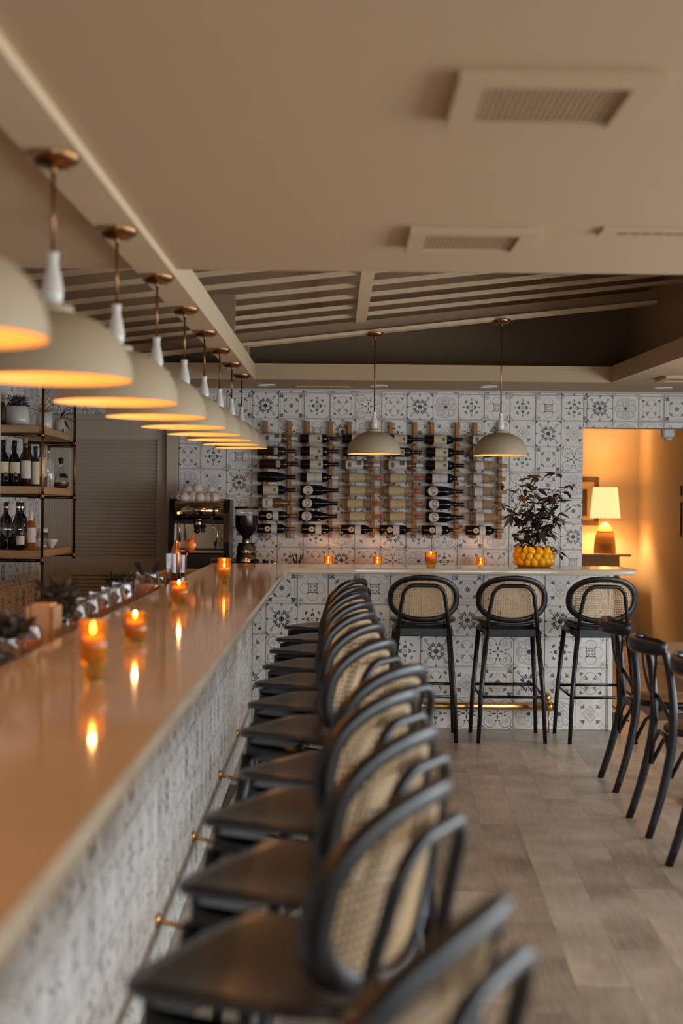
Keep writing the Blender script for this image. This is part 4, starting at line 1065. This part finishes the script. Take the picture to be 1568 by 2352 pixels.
f = MB()
for a, b in (((-.33, -.03, 0), (.28, 0, .05)), ((-.33, -.03, .48), (.28, 0, .53)), ((-.33, -.03, .05), (-.28, 0, .48)), ((.23, -.03, .05), (.28, 0, .48))): f.box(a, b, bev=.004)
f.obj('frame', mat('dark_frame', srgb(90, 62, 40), .5, noise=.2), p)
MB().box((-.28, -.015, .05), (.23, -.004, .48)).box((-.20, -.018, .10), (.15, -.014, .40), mat=1).obj('canvas', [mat('mat_board', srgb(226, 200, 150), .8, noise=.05), mat('picture_ink', srgb(120, 90, 60), .8, noise=.6, scale=9)], p)

# ================================================================= HANGING SHELF UNIT (left wall)
sh = thing('hanging_shelf', 'three-tier oak shelf on hanging copper pipes at the left wall', 'shelf', (0, 0, 0))
X0, X1, Y0, Y1 = -2.118, -1.815, 8.80, 9.88
for zt2 in (1.163, 1.562, 1.940): MB().box((X0, Y0, zt2-.046), (X1, Y1, zt2), bev=.004).obj('shelf_board', oak, sh)
for y in (8.80, 9.88):
    pp = MB().tube([(-1.795, y, 1.105), (-1.795, y, cz(y))], .0095, 12)
    pp.obj('pipe', brass, sh)
    for zt2 in (1.163, 1.562, 1.940):
        m = MB().tube([(X0, y+.02, zt2-.060), (-1.795, y+.02, zt2-.060)], .010, 10); m.obj('pipe', brass_dark, sh)
        MB().tube([(-1.795, y, zt2-.085), (-1.795, y, zt2-.035)], .0125, 12).obj('fitting', brass, sh)
MB().tube([(-2.0, 9.90, 1.858), (-1.795, 9.90, 1.858)], .010, 10).obj('pipe', brass_dark, sh)
def standing(kind, x, y, z, label, scale=1, name='bottle', group=None):
    return bottle(kind, (x, y, z), label, group, False, scale, 'bottle', name)
zm = 1.5625; zl = 1.1635
def spirit(x, y, z, r, h, neck, glassm, capm, label, lab=None, liquid=None, lz=(.3, .7)):
    t = thing('spirit_bottle', label, 'bottle', (x, y, z), 0, 'spirit bottles on the middle shelf')
    MB().lathe([(.001, .004), (r*.9, 0), (r, .006), (r, h*.58), (r*.8, h*.66), (neck, h*.74), (neck, h*.92)], 20).obj('glass', glassm, t)
    MB().lathe([(neck+.001, h*.90), (neck+.002, h), (.001, h)], 14).obj('stopper', capm, t)
    if lab: 
        mb = MB(); mb.lathe([(r+.0008, h*lz[0]*.62), (r+.0008, h*lz[1]*.62)], 14, a0=-PI/2-1.2+.35, a1=-PI/2+1.2+.35); mb.obj('label', lab, t)
    return t
spirit(-2.068, 8.93, zm, .034, .290, .014, dark_glass, capsule['black'], 'dark wine-like bottle at the far left of the middle shelf', paper['cream'], lz=(.45, .85))
spirit(-2.005, 8.96, zm, .034, .288, .014, dark_glass, capsule['black'], 'dark bottle with cream label, second from left on the middle shelf', paper['cream'], lz=(.45, .85))
spirit(-1.985, 9.18, zm, .036, .315, .016, dark_brown_glass, capsule['cork'], 'brown spirit bottle with tall copper stopper, behind on the middle shelf')
spirit(-2.02, 9.45, zm, .036, .31, .015, dark_brown_glass, capsule['black'], 'spirit bottle with black stopper, rear of the middle shelf')
spirit(-1.940, 8.99, zm, .032, .275, .013, dark_brown_glass, capsule['gold'], 'brown bottle with white upright label on the middle shelf', paper['white'], lz=(.3, .95))
spirit(-1.965, 9.72, zm, .034, .29, .013, clear, capsule['cork'], 'clear bottle with cork at the back of the middle shelf')
spirit(-1.885, 9.02, zm, .026, .255, .012, mat('blue_glass', srgb(32, 48, 62), .1, noise=.1), capsule['brown'], 'dark blue-shouldered bottle with cream label on the middle shelf', paper['cream'], lz=(.1, 1.0))
spirit(-1.900, 9.28, zm, .036, .285, .014, rose_glass, capsule['brown'], 'brown bottle with tall tan label just left of the front copper pipe', paper['tan'], lz=(.4, 1.1))
spirit(-1.895, 9.50, zm, .032, .270, .010, clear, steel, 'clear tall bottle just right of the front copper pipe')
for i, x in enumerate((-2.035, -1.975)):
    t = thing('miniature_bottle', 'small black bottle with gold top, '+('left' if i == 0 else 'right')+' one of the pair on the middle shelf', 'bottle', (x, 8.86, zm), 0, 'small black bottles with gold tops')
    MB().lathe([(.001, 0), (.020, 0), (.021, .05), (.012, .062)], 16).obj('glass', dark_glass, t); MB().lathe([(.012, .060), (.015, .068), (.010, .082), (.001, .086)], 14).obj('stopper', capsule['gold'], t)
t = thing('decanter', 'round flask decanter half full of brown liquor on the middle shelf', 'decanter', (-1.872, 9.80, zm))
MB().lathe([(.001, 0), (.035, 0), (.052, .018), (.058, .045), (.050, .072), (.030, .105), (.014, .135), (.011, .175), (.013, .18)], 24).obj('glass', clear, t)
MB().lathe([(.001, .003), (.034, .003), (.050, .020), (.0555, .043), (.001, .044)], 24).obj('liquor', mat('liquor', srgb(90, 56, 22), .1, noise=.1), t)
MB().lathe([(.008, .165), (.017, .185), (.018, .205), (.012, .212), (.001, .213)], 16).obj('stopper', rubber, t)
MB().lathe([(.0505, .075), (.0325, .104)], 12, a0=-PI/2, a1=PI/6).obj('label', rubber, t)
# bottom shelf
for i, (x, y, k, l) in enumerate(((-2.075, 9.05, 'plain', 'black wine bottle with silver collar, leftmost on the lowest shelf'), (-2.02, 9.25, 'plain', 'black wine bottle behind, between two others on the lowest shelf'), (-1.990, 9.02, 'champ', 'tall black wine bottle in the middle of the lowest shelf'))):
    t = standing(k, x, y, zl, l, 1.0, 'wine_bottle', 'wine bottles on the lowest shelf'); MB().lathe([(.0156, .262), (.0160, .272), (.0156, .275)], 14).obj('collar', steel, t)
t = thing('wine_bottle', 'slim dark bottle with white label on the lowest shelf', 'bottle', (-1.955, 8.92, zl), 0, 'wine bottles on the lowest shelf')
MB().lathe([(.001, 0), (.026, 0), (.027, .12), (.018, .16), (.010, .18)], 18).obj('glass', dark_glass, t); MB().lathe([(.0275, .035), (.0275, .09)], 12, a0=-2.6, a1=-.2).obj('label', paper['white'], t)
t = thing('wine_bottle', 'golden wine bottle with white capsule and label on the lowest shelf', 'bottle', (-1.912, 9.02, zl), 0, 'wine bottles on the lowest shelf')
MB().lathe([(.001, .004), (.030, 0), (.033, .006), (.033, .15), (.024, .172), (.012, .185), (.011, .22)], 20).obj('glass', amber_wine, t); MB().lathe([(.0125, .18), (.0125, .25), (.001, .252)], 14).obj('capsule', paper['white'], t); MB().lathe([(.0338, .045), (.0338, .140)], 12, a0=-2.0, a1=-.1).obj('label', paper['white'], t)
for i, (x, y) in enumerate(((-2.02, 8.86), (-1.965, 8.90), (-2.09, 8.88))):
    t = thing('wine_glass', ['stemmed wine glass at the front of the lowest shelf, middle of three', 'stemmed wine glass right of the others at the front of the lowest shelf', 'stemmed wine glass half hidden at the left end of the lowest shelf'][i], 'wine glass', (x, y, zl), 0, 'wine glasses on the lowest shelf')
    MB().lathe([(.001, .001), (.030, 0), (.030, .002), (.004, .006), (.0035, .075), (.012, .083), (.032, .105), (.035, .13), (.029, .17), (.028, .17), (.034, .13), (.031, .107), (.001, .085)], 20).obj('bowl_and_stem', clear, t)
t = thing('bowl', 'small white footed bowl on the lowest shelf right of the copper pipe', 'bowl', (-1.865, 9.45, zl)); MB().lathe([(.001, 0), (.018, 0), (.018, .010), (.036, .035), (.042, .060), (.040, .060), (.033, .036), (.001, .014)], 24).obj('bowl', ceramic, t)
t = thing('canister', 'small clear canister behind the white bowl on the lowest shelf', 'jar', (-1.955, 9.60, zl)); MB().lathe([(.001, 0), (.036, 0), (.037, .10), (.034, .10), (.033, .005)], 20).obj('jar', clear, t); MB().lathe([(.038, .10), (.038, .125), (.001, .127)], 20).obj('lid', paper['white'], t)
# top shelf planters
zt3 = 1.9405
def planter(x, y, r0_, r1_, h, m, label, kind):
    t = thing('planter', label, 'planter', (x, y, zt3)); MB().lathe([(.001, 0), (r0_*.8, 0), (r0_, .012), (r1_, h), (r1_-.006, h), (r1_-.010, h-.02), (.001, h-.025)], 28, smooth=True).obj('pot', m, t); return t
t = planter(-2.018, 9.10, .078, .070, .135, ceramic, 'large white faceted planter with dark bushy plant on the top shelf', 0)
def tuft(root, n, c, r, h, m, name='foliage', seed=1, lw=.004, ll=.03):
    rnd2 = random.Random(seed); b = MB()
    for i in range(n):
        a = rnd2.uniform(0, 2*PI); k = rnd2.random()**.5; p = Vector((c[0]+r*k*math.cos(a), c[1]+r*k*math.sin(a), c[2]+rnd2.random()*h))
        d_ = Vector((rnd2.uniform(-1, 1), rnd2.uniform(-1, 1), rnd2.uniform(-.2, 1.3))).normalized(); q = p+d_*ll*rnd2.uniform(.5, 1.2); s2 = d_.cross(Vector((rnd2.uniform(-1, 1), rnd2.uniform(-1, 1), .3))).normalized()*lw
        mid = p.lerp(q, .5); b.add([p, mid+s2, q, mid-s2], [(0, 1, 2, 3)])
    return stuff(b.obj(name, m, root))
tuft(t, 420, (0, 0, .12), .062, .07, leaf_dark, seed=2)
t = planter(-1.905, 9.38, .052, .056, .115, ceramic, 'white planter with pale spiky grass, middle of the top shelf', 1)
rnd3 = random.Random(9); b = MB()
for i in range(60):
    a = rnd3.uniform(0, 2*PI); l = rnd3.uniform(.04, .10); d_ = Vector((math.cos(a)*.8, math.sin(a)*.8, rnd3.uniform(.3, 1.2))).normalized(); p = Vector((0, 0, .11)); b.tube([p, p+d_*l*.6, p+d_*l+Vector((0, 0, -.01))], [.0015, .0013, .0003], 4, cap=False)
stuff(b.obj('grass', mat('straw_grass', srgb(190, 140, 96), .6, noise=.3), t))
t2 = MB()
for i in range(26): t2.ball((rnd3.uniform(-.03, .03), rnd3.uniform(-.02, .02), rnd3.uniform(.14, .22)), rnd3.uniform(.006, .010), 6)
stuff(t2.obj('blossoms', paper['white'], t))
t = thing('planter', 'pale round vase with drooping dried leaves at the right end of the top shelf', 'planter', (-1.872, 9.76, zt3)); MB().lathe([(.001, 0), (.03, 0), (.045, .03), (.046, .065), (.034, .10), (.030, .10), (.028, .09)], 20).obj('pot', paint_wall, t)
for i in range(8):
    a = [0.2, .6, -.3, 1.0, -.8, 2.6, -1.2, .1][i]; l = [.13, .10, .12, .08, .12, .07, .10, .06][i]; dz = [.04, .07, -.03, .05, -.09, .03, -.11, .09][i]
    p = Vector((0, 0, .10)); q = Vector((math.cos(a)*l, -abs(math.sin(a))*l*.5, .10+dz)); MB().tube([p, p.lerp(q, .4)+Vector((0, 0, .02)), q.lerp(p, .25)+Vector((0, 0, .005)), q], [.002, .009, .007, .001], 6, flat=.3).obj('leaf', leaf_dark, t)
t = thing('sculpture', 'dark rounded ornament behind the large white planter on the top shelf', 'ornament', (-2.088, 8.98, zt3)); MB().lathe([(.001, 0), (.022, 0), (.026, .06), (.024, .12), (.012, .15), (.001, .155)], 16).obj('ornament', mat('dark_wood_ornament', srgb(60, 44, 36), .5, noise=.3), t)

# ================================================================= ITEMS ON THE BARTENDER'S RAIL
tag(MB().box((-1.05, .6, .945), (-.80, 9.3, .965), bev=.003).box((-1.05, .6, 0), (-.82, 9.3, .945)).obj('service_rail', rubber), 'dark bartender work ledge behind the long counter', 'work ledge')
ZR = .9655
def jar(x, y, r, h, label, fillm=None, m=clear, name='glass_jar', rib=True, taper=1.0):
    t = thing(name, label, 'jar', (x, y, ZR), 0, 'glass jars on the bartender ledge')
    n_ = 24; vs = []; fs = []; prof = [(.9, 0), (1.0, .02), (1.05, .35), (1.0, .75), (.86*taper, .92), (.9*taper, 1.0)]
    for k, z in prof:
        for i in range(n_):
            rr_ = r*k*(1+.035*(i % 2) if rib else 1); vs.append((rr_*math.cos(2*PI*i/n_), rr_*math.sin(2*PI*i/n_), z*h))
    for a in range(len(prof)-1):
        for i in range(n_): fs.append((a*n_+i, a*n_+(i+1) % n_, (a+1)*n_+(i+1) % n_, (a+1)*n_+i))
    fs.append(tuple(reversed(range(n_))))
    MB().add(vs, fs, 0, True).obj('glass', m, t)
    if fillm: MB().lathe([(.001, .005), (r*.82, .006), (r*.88, h*.35), (r*.85, h*.62), (.001, h*.66)], 16).obj('contents', fillm, t)
    return t
j = jar(-.87, 4.05, .045, .135, 'glass jar of dried citrus, nearest of the jars behind the candle', fruit_m)
names_j = ['ribbed glass jar, second from the camera on the ledge', 'ribbed glass jar, third from the camera on the ledge', 'ribbed glass jar with citrus, fourth from the camera on the ledge', 'ribbed glass jar, fifth from the camera on the ledge', 'ribbed glass jar just before the second herb bunch']
for i, y in enumerate((4.78, 5.05, 5.32, 5.60, 5.88)): jar(-.868, y, .044, .145+.004*i, names_j[i], fruit_m if i % 2 == 0 else None)
j = jar(-.87, 4.52, .040, .13, 'glass jar holding a dark bushy herb bunch, left of the tall candle', None); tuft(j, 380, (0, 0, .10), .055, .12, herb, 'herb_bunch', 4, .006, .04)
j = jar(-.90, 6.05, .038, .15, 'glass jar holding brown dried flowers behind the ribbed jars', None); tuft(j, 300, (0, 0, .13), .055, .045, herb, 'herb_bunch', 6, .006, .035)
j = jar(-.875, 3.78, .045, .13, 'jar with dark garnish leaves at the far left edge of the bar', None); tuft(j, 300, (0, 0, .11), .07, .05, leaf_dark, 'herb_bunch', 8, .01, .04)
j = jar(-.872, 6.72, .058, .165, 'fat ribbed glass jar of dried orange with black fans sticking out', fruit_m)
for s_ in (-1, 1): MB().add([(s_*.01, 0, .15), (s_*.03, 0, .15), (s_*.068, 0, .205), (s_*.04, 0, .215), (s_*.01, .004, .15), (s_*.03, .004, .15), (s_*.068, .004, .205), (s_*.04, .004, .215)], [(0,1,2,3),(7,6,5,4),(0,4,5,1),(1,5,6,2),(2,6,7,3),(3,7,4,0)]).obj('black_fan', rubber, j)
jar(-.90, 7.35, .040, .12, 'small clear jar with lid behind the orange jar', ceramic, rib=False)
j = jar(-.865, 7.0, .035, .09, 'small cream pot beside the orange jar', ceramic, ceramic, 'small_pot', False)
def cyl_glass(x, y, r, h, label, sub=None):
    t = thing('mixing_glass', label, 'glass', (x, y, ZR), 0, 'tall cut glasses on the ledge'); n_ = 20; vs = []; fs = []
    prof = [(1, 0), (1, .02)]+[(1+.03*(k % 2), .05+.5*k/8) for k in range(9)]+[(1, .6), (1.02, 1)]
    for k, z in prof:
        for i in range(n_): vs.append((r*k*(1+.02*(i % 2))*math.cos(2*PI*i/n_), r*k*math.sin(2*PI*i/n_), z*h))
    for a in range(len(prof)-1):
        for i in range(n_): fs.append((a*n_+i, a*n_+(i+1) % n_, (a+1)*n_+(i+1) % n_, (a+1)*n_+i))
    fs.append(tuple(reversed(range(n_)))); MB().add(vs, fs, 0, True).obj('glass', clear, t)
    MB().lathe([(.001, .004), (r*.9, .004), (r*.9, h*.35), (.001, h*.36)], 16).obj('contents', stem_m if sub is None else sub, t); return t
cyl_glass(-.895, 7.95, .032, .215, 'tall cut glass with small tools, left of the copper one'); 
mg = cyl_glass(-.86, 8.05, .035, .205, 'tall cut glass holding copper bar tools at the end of the ledge')
sp = thing('bar_scoop', 'copper julep strainer with long handle standing in the cut glass', 'bar tool', (-.86, 8.05, ZR))
bl = MB(); bl.ball((.055, -.01, .255), .034, 16, sc=(1.0, .25, 1.25), rot=Matrix.Rotation(R(25), 3, 'Y')); bl.obj('bowl', copper, sp)
MB().tube([(.0, 0, .02), (.03, -.005, .19), (.085, -.015, .33)], .004, 8).obj('handle', copper, sp)
sk = thing('cocktail_shaker', 'small hammered copper shaker cone in the cut glass', 'shaker', (-.885, 8.06, ZR)); MB().lathe([(.001, .02), (.026, .02), (.029, .20), (.026, .235), (.016, .262), (.011, .272), (.011, .285), (.001, .29)], 20).obj('shaker_body', copper, sk); MB().lathe([(.0125, .268), (.0135, .28), (.0125, .286), (.001, .288)], 14).obj('cap', copper, sk)
nb = thing('napkin_caddy', 'tan block of paper napkins in a wooden caddy near the left edge', 'napkin holder', (-.868, 4.36, ZR)); MB().box((-.045, -.05, .01), (.018, .05, .172), bev=.004).obj('napkins', napkin_m, nb); MB().box((.018, -.055, 0), (.032, .055, .165), bev=.003).box((-.06, -.055, 0), (-.047, .055, .165), bev=.003).box((-.06, -.055, 0), (.032, .055, .010)).obj('caddy', oak, nb)
mt = thing('bar_mat', 'black rubber bar mat in a wooden tray at the corner of the ledge', 'bar mat', (0, 0, 0)); MB().box((-1.06, 8.75, .967), (-.80, 9.25, .975)).obj('mat', rubber, mt)
tf = MB()
for a, b in (((-1.09, 8.72, .966), (-1.06, 9.28, 1.035)), ((-1.06, 9.25, .966), (-.80, 9.28, 1.035)), ((-1.06, 8.72, .966), (-.80, 8.75, 1.0))): tf.box(a, b, bev=.004)
tf.obj('tray', oak, mt)
